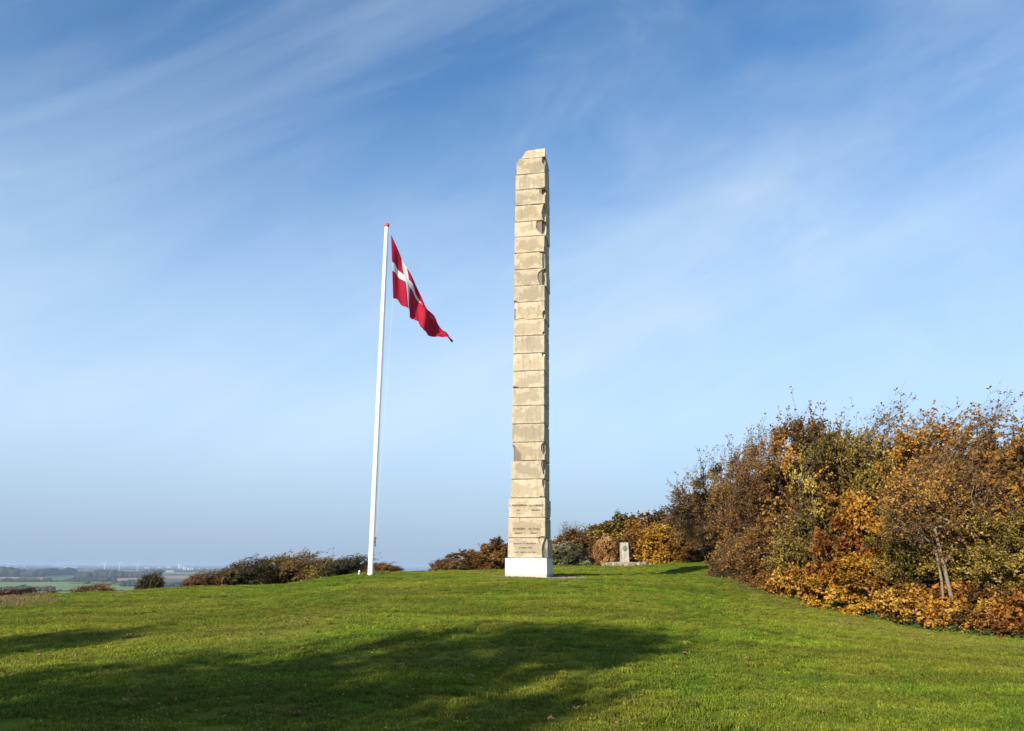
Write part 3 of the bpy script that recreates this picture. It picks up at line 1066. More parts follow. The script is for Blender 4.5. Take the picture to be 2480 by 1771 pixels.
def pole_pt(h, off=(0, 0)):
    """point on the pole axis at length h, with a sideways offset"""
    return pole_q @ Vector((off[0], off[1], h))


r0, r1 = 0.098, 0.075
bm = bmesh.new()
add_lathe(bm, [(r0 + .012, 0), (r0 + .012, .02), (r0, .05), (r0 * .985, POLE_H * .25), (r0 * .93, POLE_H * .55), (r1 * 1.12, POLE_H * .85), (r1 * 1.09, POLE_H * .9),
               (r1 + .012, POLE_H * .9025), (r1 + .012, POLE_H * .906), (r1 + .004, POLE_H * .9085), (r1, POLE_H - .02), (r1 * .8, POLE_H)], 28)
for v in bm.verts: v.co = pole_q @ v.co
mesh_obj('pole', bm_mesh('pole', bm, True), MATS['pole_white'], FP)
bm = bmesh.new()
add_lathe(bm, [(r1 * .9, POLE_H - .01), (r1 * 1.42, POLE_H + .005), (r1 * 1.5, POLE_H + .05), (r1 * 1.42, POLE_H + .10), (r1 * 1.0, POLE_H + .145), (r1 * .3, POLE_H + .165)], 24)
for v in bm.verts: v.co = pole_q @ v.co
mesh_obj('pole_cap', bm_mesh('pole_cap', bm, True), MATS['cap_red'], FP)
# view-facing right-hand side of the pole
pr = Vector((pole_base.y, -pole_base.x, 0)).normalized()          # sideways, to the right as one faces the pole
pf = Vector((pole_base.x, pole_base.y, 0)).normalized()           # away from the lens, along the ground
hoist_t = at_range(946.3, 568.5, 30.0) - pole_base
hoist_b = at_range(952, 722.5, 30.0) - pole_base
cleat_p = pole_pt(1.25) + pr * (r0 + 0.035)
lines = [(pole_pt(POLE_H - 0.03) + pr * (r1 + .01), hoist_t), (hoist_b, cleat_p), (pole_pt(POLE_H - .05) + pr * (r1 + .012) + pf * .02, cleat_p + pf * .02)]
V, Fq = frusta([tuple(a) for a, b in lines], [tuple(b) for a, b in lines], [.005, .0055, .004], [.005, .0055, .004], 6)
mesh_obj('halyard', np_mesh('halyard', V, Fq), MATS['rope_white'], FP)
bm = bmesh.new()
add_box(bm, (-.012, -.035, -.11), (.012, .035, .11), .008)
add_box(bm, (-.05, -.02, -.035), (-.0125, .02, .035), .004)
add_lathe(bm, [(.018, -.15), (.03, -.13), (.03, -.1125), (.012, -.1115)], 10)
add_lathe(bm, [(.012, .1115), (.03, .1125), (.03, .14), (.02, .17), (.008, .185)], 10)
ang = math.atan2(pr.y, pr.x)
for v in bm.verts:
    v.co = Matrix.Rotation(ang, 3, 'Z') @ v.co + cleat_p
mesh_obj('cleat', bm_mesh('cleat', bm), MATS['black_iron'], FP)


def flag_material():
    m, nt, b = new_mat('flag_cloth')
    uv = nt.nodes.new('ShaderNodeUVMap'); uv.uv_map = 'UVMap'
    sp = nt.nodes.new('ShaderNodeSeparateXYZ'); nt.links.new(uv.outputs[0], sp.inputs[0])
    u, v = sp.outputs['X'], sp.outputs['Y']

    def band(x, lo, hi):
        return mathn(nt, 'MULTIPLY', mathn(nt, 'GREATER_THAN', x, lo), mathn(nt, 'LESS_THAN', x, hi))
    cross = mathn(nt, 'MAXIMUM', band(u, 0.224, 0.300), band(v, 0.43, 0.57))
    weave = noise_node(nt, uv.outputs[0], 60, 3)
    red = ramp(nt, weave, [(0.3, (0.41, 0.011, 0.042)), (0.7, (0.50, 0.018, 0.056))])
    c = mixc(nt, cross, red, (0.80, 0.79, 0.80))
    nt.links.new(c, b.inputs['Base Color'])
    setin(b, 'Roughness', 0.75); setin(b, 'Specular IOR Level', 0.2)
    tr = nt.nodes.new('ShaderNodeBsdfTranslucent'); nt.links.new(c, tr.inputs['Color'])
    mx = nt.nodes.new('ShaderNodeMixShader'); mx.inputs['Fac'].default_value = 0.35
    nt.links.new(b.outputs[0], mx.inputs[1]); nt.links.new(tr.outputs[0], mx.inputs[2])
    nt.links.new(mx.outputs[0], nt.nodes['Material Output'].inputs['Surface'])


flag_material()


def build_flag():
    def zp(p):                       # from the enlarged detail to photo pixels
        return (860 + p[0] * 0.20934, 520 + p[1] * 0.20934)
    top = [(0, 415, 226), (.08, 452, 318), (.16, 500, 412), (.224, 545, 505), (.30, 600, 612), (.38, 662, 742), (.46, 725, 855), (.55, 790, 985),
           (.63, 838, 1100), (.71, 905, 1180), (.78, 950, 1240), (.85, 1000, 1318), (.92, 1062, 1375), (1.0, 1136, 1462)]
    bot = [(0, 440, 968), (.07, 490, 975), (.11, 508, 1000), (.15, 535, 1050), (.224, 604, 1092), (.30, 640, 1180), (.38, 690, 1212), (.44, 728, 1240), (.50, 742, 1300),
           (.56, 770, 1345), (.63, 845, 1378), (.72, 935, 1408), (.82, 1010, 1418), (.90, 1062, 1425), (1.0, 1128, 1480)]
    tu = np.array([t[0] for t in top]); bu = np.array([t[0] for t in bot])
    tx = [t[1] for t in top]; ty = [t[2] for t in top]; bx = [t[1] for t in bot]; by = [t[2] for t in bot]
    NU, NV = 96, 40
    o0 = Vector((0, 0, EYE))
    # cloth hangs in an upright plane through the halyard that swings away from the lens as it runs out
    tilt = R(28)
    axis = pr * math.cos(tilt) + pf * math.sin(tilt)
    nrm = Vector((axis.y, -axis.x, 0)).normalized()
    if nrm.dot(pf) > 0: nrm = -nrm
    p_on = pole_base + hoist_t
    V = np.zeros((NU + 1, NV + 1, 3)); UV = np.zeros((NU + 1, NV + 1, 2))
    for i in range(NU + 1):
        u = i / NU
        a = zp((np.interp(u, tu, tx), np.interp(u, tu, ty)))
        c = zp((np.interp(u, bu, bx), np.interp(u, bu, by)))
        pw = 1.0 + 2.0 * max(0, min(1, (u - 0.26) / 0.35)) + 0.35 * min(1, u / 0.26)
        for j in range(NV + 1):
            v = j / NV                                  # 0 at the top edge
            f = v ** pw
            px, py = a[0] + (c[0] - a[0]) * f, a[1] + (c[1] - a[1]) * f
            d = ray(px, py)
            k = (p_on - o0).dot(nrm) / d.dot(nrm)
            p = o0 + d * k
            amp = 0.13 * min(1, u * 5) * (0.45 + 0.55 * v) * min(1, (1.02 - u) * 6)
            fold = math.sin(19 * u + 3.4 * v + 0.6) + 0.5 * math.sin(37 * u - 2.0 * v + 1.1) * (0.3 + u) + 0.35 * math.sin(9 * v + 12 * u)
            if u > 0.5:
                fold += 0.7 * (u - 0.5) * math.sin(31 * v + 44 * u) * (1 - abs(2 * u - 1.6))
            if pw > 2:                                  # upper half doubled over behind the lower one
                amp2 = 0.16 * math.sin(math.pi * min(1, v * 1.6)) * min(1, (pw - 2))
            else:
                amp2 = 0
            p = p + nrm * (amp * fold * 0.95 - amp2)
            V[i, j] = p
            UV[i, j] = (u, 1 - v)
    idx = np.arange((NU + 1) * (NV + 1)).reshape(NU + 1, NV + 1)
    Fq = np.stack([idx[:-1, :-1], idx[1:, :-1], idx[1:, 1:], idx[:-1, 1:]], axis=2).reshape(-1, 4)
    P = V.reshape(-1, 3) - np.array(p_on)
    me = np_mesh('flag', P, Fq, True)
    uvl = me.uv_layers.new(name='UVMap')
    li = np.zeros(len(me.loops), dtype=np.int32); me.loops.foreach_get('vertex_index', li)
    uvl.data.foreach_set('uv', UV.reshape(-1, 2)[li].astype(np.float32).ravel())
    o = mesh_obj('flag', me, MATS['flag_cloth'])
    o.location = p_on
    tag(o, 'red flag with a white cross drooping in the wind from the white pole', 'flag')


build_flag()

# small post with a round head beside the pole
pp = stand(869, 30.3)
bm = bmesh.new()
add_lathe(bm, [(.05, -.1), (.05, .02), (.038, .065), (.022, .10), (.018, .12)], 16)
post = empty('ground_post', pp, 0)
tag(post, 'small pale ground post with a round white head left of the flagpole foot', 'post')
mesh_obj('post_base', bm_mesh('post_base', bm, True), MATS['pale_concrete'], post)
bm = bmesh.new()
add_lathe(bm, [(.012, .117), (.028, .126), (.037, .147), (.034, .168), (.019, .183), (.005, .187)], 16)
for v in bm.verts: v.co.x += .01
mesh_obj('post_head', bm_mesh('post_head', bm, True), MATS['pole_white'], post)

# ------------------------------------------------------------------ memorial stele on its round bed
ST_R = 60.0
st_p = stand(1514, ST_R)
st_p.z = at_range(1514, 1361.5, ST_R).z - 0.0
PLAT_H = 0.36
plat_z = st_p.z - PLAT_H
PL = empty('memorial_platform', (st_p.x, st_p.y, plat_z))
tag(PL, 'low round gravel bed edged with rough stones under the grey memorial stone', 'platform')
bm = bmesh.new()
add_lathe(bm, [(1.62, -.7), (1.60, PLAT_H - .06), (1.50, PLAT_H - .015), (0.8, PLAT_H), (0.02, PLAT_H + .003)], 40)
for v in bm.verts:
    v.co.z += 0.02 * noise.noise(v.co * 3)
mesh_obj('gravel_top', bm_mesh('gravel_top', bm, True), MATS['gravel'], PL)


def stone_mesh(seed, s):
    bm = bmesh.new()
    bmesh.ops.create_icosphere(bm, subdivisions=2, radius=1.0)
    for v in bm.verts:
        k = 1 + 0.35 * noise.noise(v.co * 1.3 + Vector((seed * 3.1, seed, 0)))
        v.co = Vector((v.co.x * s[0] * k, v.co.y * s[1] * k, v.co.z * s[2] * k))
    return bm_mesh('edging_stone', bm)


protos = [stone_mesh(k, (random.uniform(.15, .23), random.uniform(.11, .17), random.uniform(.11, .17))) for k in range(6)]
for k in range(34):
    a = 2 * math.pi * k / 34 + random.uniform(-.05, .05)
    rad = 1.72 + random.uniform(-.06, .12)
    s = mesh_obj('edging_stone', protos[k % 6], MATS['field_stone'], PL)
    gx, gy = st_p.x + rad * math.cos(a), st_p.y + rad * math.sin(a)
    s.location = (rad * math.cos(a), rad * math.sin(a), min(max(float(hz(gx, gy)) - plat_z + 0.08, -0.12), PLAT_H - .1) + random.uniform(-.02, .05))
    s.rotation_euler = (random.uniform(-.3, .3), random.uniform(-.3, .3), a + math.pi / 2)
for k in range(9):                                   # spilled in front
    a = -math.pi / 2 + random.uniform(-.9, .9)
    rad = 2.0 + random.uniform(0, .45)
    s = mesh_obj('edging_stone', protos[k % 6], MATS['field_stone'], PL)
    gx, gy = st_p.x + rad * math.cos(a), st_p.y + rad * math.sin(a)
    s.location = (rad * math.cos(a), rad * math.sin(a), float(hz(gx, gy)) - plat_z + 0.02)
    s.scale = (.7, .7, .6); s.rotation_euler = (0, 0, random.uniform(0, 6))

ST = empty('memorial_stone', (st_p.x, st_p.y, st_p.z), R(4))
tag(ST, 'upright grey memorial stone with a green bronze wreath on a round stone bed', 'memorial')
sh = at_range(1514, 1314.5, ST_R).z - st_p.z
bm = bmesh.new()
add_box(bm, (-.33, -.17, -.03), (.33, .17, sh))
bmesh.ops.bevel(bm, geom=bm.edges[:], offset=.02, segments=1, affect='EDGES')
bmesh.ops.subdivide_edges(bm, edges=[e for e in bm.edges if e.calc_length() > .2], cuts=8, use_grid_fill=True)
for v in bm.verts:
    t = v.co.z / sh
    v.co.x *= 1.0 - 0.09 * t
    v.co += noise.noise_vector(v.co * 2.4 + Vector((9, 1, 3))) * 0.018
mesh_obj('stone_slab', bm_mesh('stone_slab', bm), MATS['weathered_granite'], ST)
mz = sh - 0.43
bm = bmesh.new()
add_lathe(bm, [(.10, 0), (.105, .012), (.09, .022), (.02, .026)], 24)                 # medallion
for v in bm.verts: v.co = Vector((v.co.x, -.178 - v.co.z, v.co.y * 1.25 + mz))
b2 = bmesh.new()
bmesh.ops.create_uvsphere(b2, u_segments=12, v_segments=8, radius=1)
for v in b2.verts: v.co = Vector((v.co.x * .042, -.205 + v.co.y * .02, v.co.z * .058 + mz + .015))
tmpm = bpy.data.meshes.new('t'); b2.to_mesh(tmpm); b2.free(); bm.from_mesh(tmpm); bpy.data.meshes.remove(tmpm)
mesh_obj('medallion', bm_mesh('medallion', bm), MATS['bronze_patina'], ST)
V, Fq = [], []
for k in range(46):                                                                    # laurel leaves of the wreath
    a = 2 * math.pi * k / 46
    for off in (-.018, .018):
        c = Vector(((.135 + off) * math.cos(a), 0, (.175 + off) * math.sin(a)))
        t_ = Vector((-math.sin(a), 0, math.cos(a) * 1.2)).normalized() * (1 if math.cos(a) > 0 else -1)
        s_ = Vector((t_.z, 0, -t_.x)) * (1 if off > 0 else -1)
        d_ = (t_ + s_ * .5).normalized()
        w_ = Vector((d_.z, 0, -d_.x)) * .014
        y_ = -.185 - random.uniform(0, .012)
        b0 = len(V)
        for q, yy in ((c - d_ * .03, .008), (c + w_, -.008), (c + d_ * .04, .0), (c - w_, -.008)):
            V.append((q.x, y_ + yy, q.z + mz))
        Fq.append((b0, b0 + 1, b0 + 2, b0 + 3))
mesh_obj('wreath', np_mesh('wreath', np.array(V), np.array(Fq)), MATS['bronze_patina'], ST)

# ------------------------------------------------------------------ trees and shrubs


def unit(a):
    return a / np.maximum(np.linalg.norm(a, axis=-1, keepdims=True), 1e-9)


def grow(seed, height=7.0, rad=2.6, base=1.2, n_pts=150, stems=1, lean=0.0, twigs=6, twig_len=0.7, leaves=12, leaf=(0.10, 0.055),
         trunk_r=0.10, bare_top=0.0, spread=0.9, wind=0.2, low=0.0, flat_leaf=0.4, bare_len=1.6, lumpy=1.0, jit=1.0, base_spread=0.35):
    """one tree: (wood mesh, leaf mesh) standing on the origin"""
    g = np.random.default_rng(seed)
    ch = (height - base)
    # crown points in a lumpy ovoid
    d = unit(g.normal(size=(n_pts, 3)))
    if low: d[:, 2] = np.abs(d[:, 2])
    lump = np.zeros(n_pts)
    for k in range(5):
        c = unit(g.normal(size=3)); lump += 0.34 * np.exp(-((1 - d @ c) / 0.13))
        c = unit(g.normal(size=3)); lump -= 0.30 * np.exp(-((1 - d @ c) / 0.11))
    rr = g.random(n_pts) ** 0.42 * (0.86 + lump * lumpy)
    if low:                                      # a dome leafy down to the ground
        P = d * rr[:, None] * np.array([rad, rad, ch])
        P[:, 2] += base * 0.5
    else:
        P = d * rr[:, None] * np.array([rad, rad, ch / 2])
        P[:, 2] += base + ch / 2
    P[:, 2] = np.maximum(P[:, 2], 0.12)
    t = np.clip(P[:, 2] / height, 0, 1.3)
    P[:, 0] += lean * height * t ** 1.8
    # skeleton
    pos, par, plen = [], [], []
    for s in range(stems):
        a = g.random() * 6.28
        o = np.array([math.cos(a), math.sin(a), 0]) * (0.0 if stems == 1 else g.random() * rad * base_spread)
        o[2] = -0.25
        pos.append(o); par.append(-1); plen.append(0)
        cur = o.copy(); last = len(pos) - 1
        dirv = np.array([math.cos(a) * 0.25 * jit * (stems > 1) + g.normal() * .08, math.sin(a) * 0.25 * jit * (stems > 1) + g.normal() * .08, 1.0])
        nseg = max(2, int((base + ch * 0.25) / 0.55))
        for k in range(nseg):
            dirv = dirv + np.array([g.normal() * .16 * jit + lean * 0.15, g.normal() * .16 * jit, 0])
            cur = cur + unit(dirv) * (base + ch * 0.25 + .25) / nseg
            pos.append(cur.copy()); par.append(last); plen.append(plen[last] + 0.5); last = len(pos) - 1
    order = np.argsort(np.linalg.norm(P - np.array([0, 0, base * 0.5]), axis=1))
    tips = []
    for i in order:
        p = P[i]
        A = np.array(pos)
        dist = np.linalg.norm(A - p, axis=1)
        up = np.clip(A[:, 2] - p[2], 0, None)
        cost = dist + 0.12 * np.array(plen) + up * 0.8
        cost[np.array(par) < 0] += 1.5
        j = int(np.argmin(cost))
        n_mid = 1 if dist[j] < 0.7 else 2
        last = j
        for k in range(1, n_mid + 1):
            f = k / (n_mid + 1)
            m = A[j] * (1 - f) + p * f + g.normal(size=3) * 0.07 * dist[j]
            m[2] += 0.10 * dist[j] * math.sin(math.pi * f)
            pos.append(m); par.append(last); plen.append(plen[last] + dist[j] / (n_mid + 1)); last = len(pos) - 1
        pos.append(p); par.append(last); plen.append(plen[last] + dist[j] / (n_mid + 1))
        tips.append(len(pos) - 1)
    pos = np.array(pos); par = np.array(par)
    w = np.full(len(pos), 0.0); has = np.zeros(len(pos), bool)
    e = 2.25
    for k in range(len(pos) - 1, -1, -1):
        if not has[k]: w[k] = 0.007 ** e
        if par[k] >= 0:
            w[par[k]] += w[k]; has[par[k]] = True
    rad_n = w ** (1 / e)
    rad_n *= trunk_r / rad_n[np.where(par < 0)[0]].max()
    rad_n = np.maximum(rad_n, 0.006)
    ch_i = np.where(par >= 0)[0]
    A, B = pos[par[ch_i]], pos[ch_i]
    ra, rb = np.minimum(rad_n[par[ch_i]], rad_n[ch_i] * 1.35), rad_n[ch_i]
    thick = rad_n[ch_i] > 0.02
    Vs, Fs, off = [], [], 0
    for msk, sd in ((thick, 7), (~thick, 4)):
        V, Fq = frusta(A[msk], B[msk], ra[msk], rb[msk], sd)
        Vs.append(V); Fs.append(Fq + off); off += len(V)
    # twigs
    tp = pos[tips]
    cen = np.array([lean * height * 0.4, 0, (base + ch * 0.42) if not low else ch * 0.12])
    outd = unit(tp - cen)
    nT = len(tp) * twigs
    base_i = np.repeat(np.arange(len(tp)), twigs)
    o = tp[base_i] + g.normal(size=(nT, 3)) * 0.05
    dirs = unit(outd[base_i] * spread + g.normal(size=(nT, 3)) * 0.65 + np.array([wind, 0, 0.28]))
    ln = twig_len * (0.55 + 0.9 * g.random(nT))
    bare = np.zeros(nT, bool)
    if bare_top > 0:
        hi = (tp[base_i][:, 2] > base + ch * 0.74) & (g.random(nT) < bare_top)
        bare = hi
        ln = np.where(hi, ln * bare_len, ln)
        dirs = np.where(hi[:, None], unit(dirs * 0.6 + np.array([wind * 1.3, 0, 1.0])), dirs)
    mid = o + dirs * (ln * 0.5)[:, None] + g.normal(size=(nT, 3)) * (0.05 * ln)[:, None]
    d2 = unit(dirs + g.normal(size=(nT, 3)) * 0.25 + np.array([wind * 0.5, 0, 0.08]))
    end = mid + d2 * (ln * 0.5)[:, None]
    rt = np.where(bare, 0.011, 0.0065)
    for a_, b_, r_a, r_b in ((o, mid, rt, rt * .7), (mid, end, rt * .7, rt * .35)):
        V, Fq = frusta(a_, b_, r_a, r_b, 3)
        Vs.append(V); Fs.append(Fq + off); off += len(V)
    shoots = None
    if bare.any():                               # long thin shoots on the bare tops, bending with the wind
        bi = np.where(bare)[0]
        p0, dd = end[bi], d2[bi]
        segs = [(mid[bi], end[bi])]
        for k in range(3):
            dd = unit(dd + g.normal(size=dd.shape) * 0.22 + np.array([wind * 0.35, 0, 0.10]))
            p1 = p0 + dd * (0.24 * ln[bi])[:, None]
            V, Fq = frusta(p0, p1, rt[bi] * (.42 - .1 * k), rt[bi] * (.32 - .1 * k), 3)
            Vs.append(V); Fs.append(Fq + off); off += len(V)
            segs.append((p0, p1)); p0 = p1
        sa = np.concatenate([q[0] for q in segs]); sb = np.concatenate([q[1] for q in segs]); sl = np.tile(ln[bi], len(segs))
        rep_i = np.repeat(np.arange(len(sa)), 2)
        f = g.random(len(rep_i))[:, None]
        so = sa[rep_i] * (1 - f) + sb[rep_i] * f
        sd_ = unit(unit(sb - sa)[rep_i] + g.normal(size=so.shape) * .6)
        se = so + sd_ * (0.22 * sl[rep_i] * (0.4 + g.random(len(rep_i))))[:, None]
        V, Fq = frusta(so, se, np.full(len(so), .0055), np.full(len(so), .0025), 3)
        Vs.append(V); Fs.append(Fq + off); off += len(V)
        pick = g.random(len(so)) < 0.5
        shoots = (so[pick], se[pick])
    wood = np_mesh('trunk', np.concatenate(Vs), np.concatenate(Fs), True)
    # leaves
    per = np.where(bare, max(1, leaves // 5), leaves)
    li = np.repeat(np.arange(nT), per)
    nL = len(li)
    f = g.random(nL) ** 0.8
    q = np.where(f[:, None] < .5, o[li] + (mid - o)[li] * (f * 2)[:, None], mid[li] + (end - mid)[li] * ((f - .5) * 2)[:, None])
    lb = base_i[li]
    td = d2[li]
    q = q + g.normal(size=(nL, 3)) * 0.035
    if shoots is not None:
        so, se = shoots
        k = np.repeat(np.arange(len(so)), 2)
        fq = 0.4 + 0.6 * g.random(len(k))[:, None]
        q = np.concatenate([q, so[k] + (se - so)[k] * fq])
        td = np.concatenate([td, unit(se - so)[k]])
        lb = np.concatenate([lb, g.integers(0, len(tp), len(k))])
        nL = len(q)
    ax = unit(td * 0.5 + g.normal(size=(nL, 3)) * 0.7 + np.array([wind * .5, 0, -0.15]))
    nr = unit(g.normal(size=(nL, 3)) + outd[lb] * 0.6 + np.array([0, 0, flat_leaf]))
    b = unit(np.cross(ax, nr)); nr = np.cross(b, ax)
    sz = (0.6 + 0.75 * g.random(nL))
    Ln, Wd = (leaf[0] * sz)[:, None], (leaf[1] * sz)[:, None]
    v0 = q; v2 = q + ax * Ln
    cup = nr * Wd * (0.15 + 0.35 * g.random((nL, 1)))
    v1 = q + ax * Ln * 0.48 + b * Wd * 0.5 + cup
    v3 = q + ax * Ln * 0.48 - b * Wd * 0.5 + cup
    V = np.stack([v0, v1, v2, v3], axis=1).reshape(-1, 3)
    Fq = np.arange(nL * 4).reshape(-1, 4)
    pt_t = g.random(len(tp))
    # neighbouring tips share a hue
    sm = np.array([np.exp(-(np.sum((tp - c) ** 2, axis=1)) / 0.7) @ pt_t / np.exp(-(np.sum((tp - c) ** 2, axis=1)) / 0.7).sum() for c in tp])
    sm = (sm - sm.mean()) / (sm.std() + 1e-6) * 0.21 + 0.48
    tint = np.clip(sm[lb] + g.normal(size=nL) * 0.19, 0, 1)
    crown = np_mesh('crown', V, Fq, False, {'tint': np.repeat(tint, 4)})
    crown['leafy'] = True
    hmax = float(np.percentile(V[:, 2], 98.8))
    wx = float((np.percentile(V[:, 0], 98.5) - np.percentile(V[:, 0], 1.5)))
    cx = float((np.percentile(V[:, 0], 98.5) + np.percentile(V[:, 0], 1.5)) / 2)
    return dict(wood=wood, leaf=crown, h=hmax, w=wx, cx=cx)


PROTO = {}
PROTO['tall_a'] = grow(101, 7.2, 2.5, 1.0, 170, 2, 0.05, 9, 0.58, 18, (0.125, 0.075), 0.11, 0.30, wind=0.4, bare_len=1.4)
PROTO['tall_b'] = grow(102, 7.0, 2.6, 0.7, 180, 3, 0.04, 9, 0.56, 19, (0.125, 0.075), 0.10, 0.14, wind=0.25, bare_len=1.4)
PROTO['tall_c'] = grow(103, 7.0, 2.4, 1.2, 150, 2, 0.05, 9, 0.62, 15, (0.115, 0.07), 0.12, 0.55, wind=0.55, bare_len=1.9)
PROTO['thorn_a'] = grow(111, 5.2, 2.6, 0.4, 200, 3, 0.02, 10, 0.5, 16, (0.09, 0.055), 0.09, 0.22, wind=0.15, bare_len=1.5)
PROTO['thorn_b'] = grow(112, 5.4, 2.5, 0.5, 200, 3, 0.03, 10, 0.5, 16, (0.09, 0.055), 0.09, 0.35, wind=0.22, bare_len=1.7)
PROTO['open'] = grow(127, 6.4, 2.2, 2.7, 120, 2, 0.03, 8, 0.6, 11, (0.11, 0.065), 0.075, 0.25, wind=0.3, bare_len=1.3, jit=0.45, base_spread=0.06)
PROTO['tangle'] = grow(125, 4.6, 2.1, 0.5, 150, 5, 0.03, 9, 0.46, 17, (0.10, 0.06), 0.06, 0.15, wind=0.2, bare_len=1.3)
PROTO['maple'] = grow(131, 4.6, 2.1, 0.25, 130, 3, 0.0, 7, 0.36, 24, (0.14, 0.115), 0.07, 0.0, wind=0.05, low=0.7, flat_leaf=1.2)
PROTO['shrub_a'] = grow(141, 3.2, 1.9, 0.2, 140, 5, 0.02, 8, 0.42, 15, (0.105, 0.06), 0.045, 0.30, wind=0.15, low=0.6, bare_len=1.6)
PROTO['shrub_b'] = grow(142, 3.2, 1.9, 0.2, 140, 6, 0.03, 8, 0.42, 15, (0.105, 0.06), 0.045, 0.25, wind=0.2, low=0.6, bare_len=1.6)
PROTO['low_a'] = grow(151, 1.5, 1.6, 0.05, 110, 8, 0.0, 7, 0.32, 17, (0.115, 0.08), 0.025, 0.0, wind=0.1, low=0.9, flat_leaf=0.8)
PROTO['low_b'] = grow(152, 1.4, 1.7, 0.05, 110, 8, 0.0, 7, 0.32, 17, (0.115, 0.08), 0.025, 0.10, wind=0.1, low=0.9, flat_leaf=0.8)
PROTO['wind_a'] = grow(161, 2.6, 1.6, 0.25, 120, 4, 0.26, 10, 0.42, 15, (0.105, 0.055), 0.05, 0.35, wind=0.9, bare_len=1.3)
PROTO['wind_b'] = grow(162, 2.4, 1.6, 0.2, 120, 4, 0.24, 10, 0.42, 15, (0.105, 0.055), 0.05, 0.35, wind=0.85, bare_len=1.3)
PROTO['dome_a'] = grow(171, 4.0, 2.3, 0.2, 210, 6, 0.02, 8, 0.46, 17, (0.16, 0.10), 0.05, 0.06, wind=0.2, low=0.7, bare_len=1.2, lumpy=0.45)
PROTO['dome_b'] = grow(172, 4.2, 2.2, 0.2, 210, 6, 0.03, 8, 0.46, 17, (0.16, 0.10), 0.05, 0.10, wind=0.25, low=0.7, bare_len=1.2, lumpy=0.45)
PROTO['spiky'] = grow(181, 4.0, 1.2, 0.6, 60, 5, 0.02, 8, 0.7, 8, (0.13, 0.07), 0.04, 0.5, wind=0.05, bare_len=1.2)


def plant(kind, proto, px, r, ytop, wpx, leaf, bark, label, cat, group, turn=0.0, sink=0.0, loc=None, size=None):
    pr_ = PROTO[proto]
    if loc is None:
        p = stand(px, r)
        top = at_range(px, ytop, r).z
        hgt = top - p.z
        wid = wpx / F_PX * r * 1.02
        sz_ = hgt / pr_['h']; sx_ = wid / pr_['w']
    else:
        p, (hgt, wid) = loc, size
        sz_ = hgt / pr_['h']; sx_ = wid / pr_['w']
    root = empty(kind, p, turn)
    root.scale = (sx_, sx_, sz_)
    root.location.x -= pr_['cx'] * sx_ * math.cos(turn)
    root.location.y -= pr_['cx'] * sx_ * math.sin(turn)
    root.location.z = float(hz(root.location.x, root.location.y)) - sink
    tag(root, label, cat, group)
    for nm, me, mt in (('trunk' if cat == 'tree' else 'stems', pr_['wood'], bark), ('crown' if cat == 'tree' else 'foliage', pr_['leaf'], leaf)):
        o = bpy.data.objects.new(nm, me)
        if len(me.materials) == 0: me.materials.append(MATS[mt])
        link(o, root)
        o.material_slots[0].link = 'OBJECT'
        o.material_slots[0].material = MATS[mt]
    return root


GR = 'autumn trees of the thicket on the right'
GS = 'shrubs along the foot of the thicket on the right'
GB = 'shrubs of the hedge behind the obelisk'
GL = 'windswept bushes beyond the left brow'
T = 'tree'
S = 'shrub'
right = [
    ('thorn_tree', 'thorn_a', 1748, 51, 1140, 220, 'leaf_dull', 'bark_grey', 'low brown thorn tree at the left end of the right-hand thicket', T, GR, 0.2),
    ('thorn_tree', 'thorn_b', 1812, 43, 1098, 215, 'leaf_brown', 'bark_grey', 'brown thorn tree with bare grey twigs sticking up from its crown', T, GR, -0.3),
    ('thorn_tree', 'thorn_a', 1893, 38, 1075, 215, 'leaf_brown', 'bark_grey', 'dull brown tree between the bare-twigged thorn and the olive tree', T, GR, 0.5),
    ('broadleaf_tree', 'tall_b', 1985, 36, 1028, 235, 'leaf_mixed', 'bark_brown', 'russet brown tree with a rounded top left of the olive green tree', T, GR, 0.3),
    ('broadleaf_tree', 'tall_b', 2085, 33.5, 1055, 190, 'leaf_moss', 'bark_brown', 'olive green tree in the middle of the autumn thicket', T, GR, -0.5),
    ('windswept_tree', 'tall_c', 2165, 37, 1035, 235, 'leaf_pale', 'bark_grey', 'tallest tree with thin bare windswept shoots and pale leaves', T, GR, 0.1),
    ('broadleaf_tree', 'tall_a', 2285, 35, 1035, 235, 'leaf_orange', 'bark_brown', 'tree with a bright orange brown crown right of the bare windswept shoots', T, GR, 0.0),
    ('broadleaf_tree', 'tall_c', 2420, 33, 1035, 250, 'leaf_mixed', 'bark_grey', 'tree with a few bare shoots standing above its amber leaves near the right edge', T, GR, -0.2),
    ('broadleaf_tree', 'tall_a', 2500, 29, 1075, 230, 'leaf_mixed', 'bark_brown', 'amber tree cut by the right edge of the photo', T, GR, 0.6),
    ('broadleaf_tree', 'tall_b', 2640, 27, 1040, 280, 'leaf_mixed', 'bark_brown', 'tree at the far right end of the thicket', T, GR, 0.9),
    ('broadleaf_tree', 'tall_b', 2215, 40, 1095, 300, 'leaf_brown', 'bark_brown', 'brown tree deep in the thicket behind the pale-stemmed tree', T, GR, 1.0),
    ('pale_stemmed_tree', 'open', 2296, 25.6, 1100, 200, 'leaf_mixed', 'bark_pale', 'slender tree with forked pale trunks showing through thin leaves', T, GR, 0.2),
    ('maple_tree', 'maple', 2105, 29.6, 1215, 205, 'leaf_orange', 'bark_brown', 'low spreading maple in bright orange leaf at the front of the thicket', T, GR, 0.0),
]
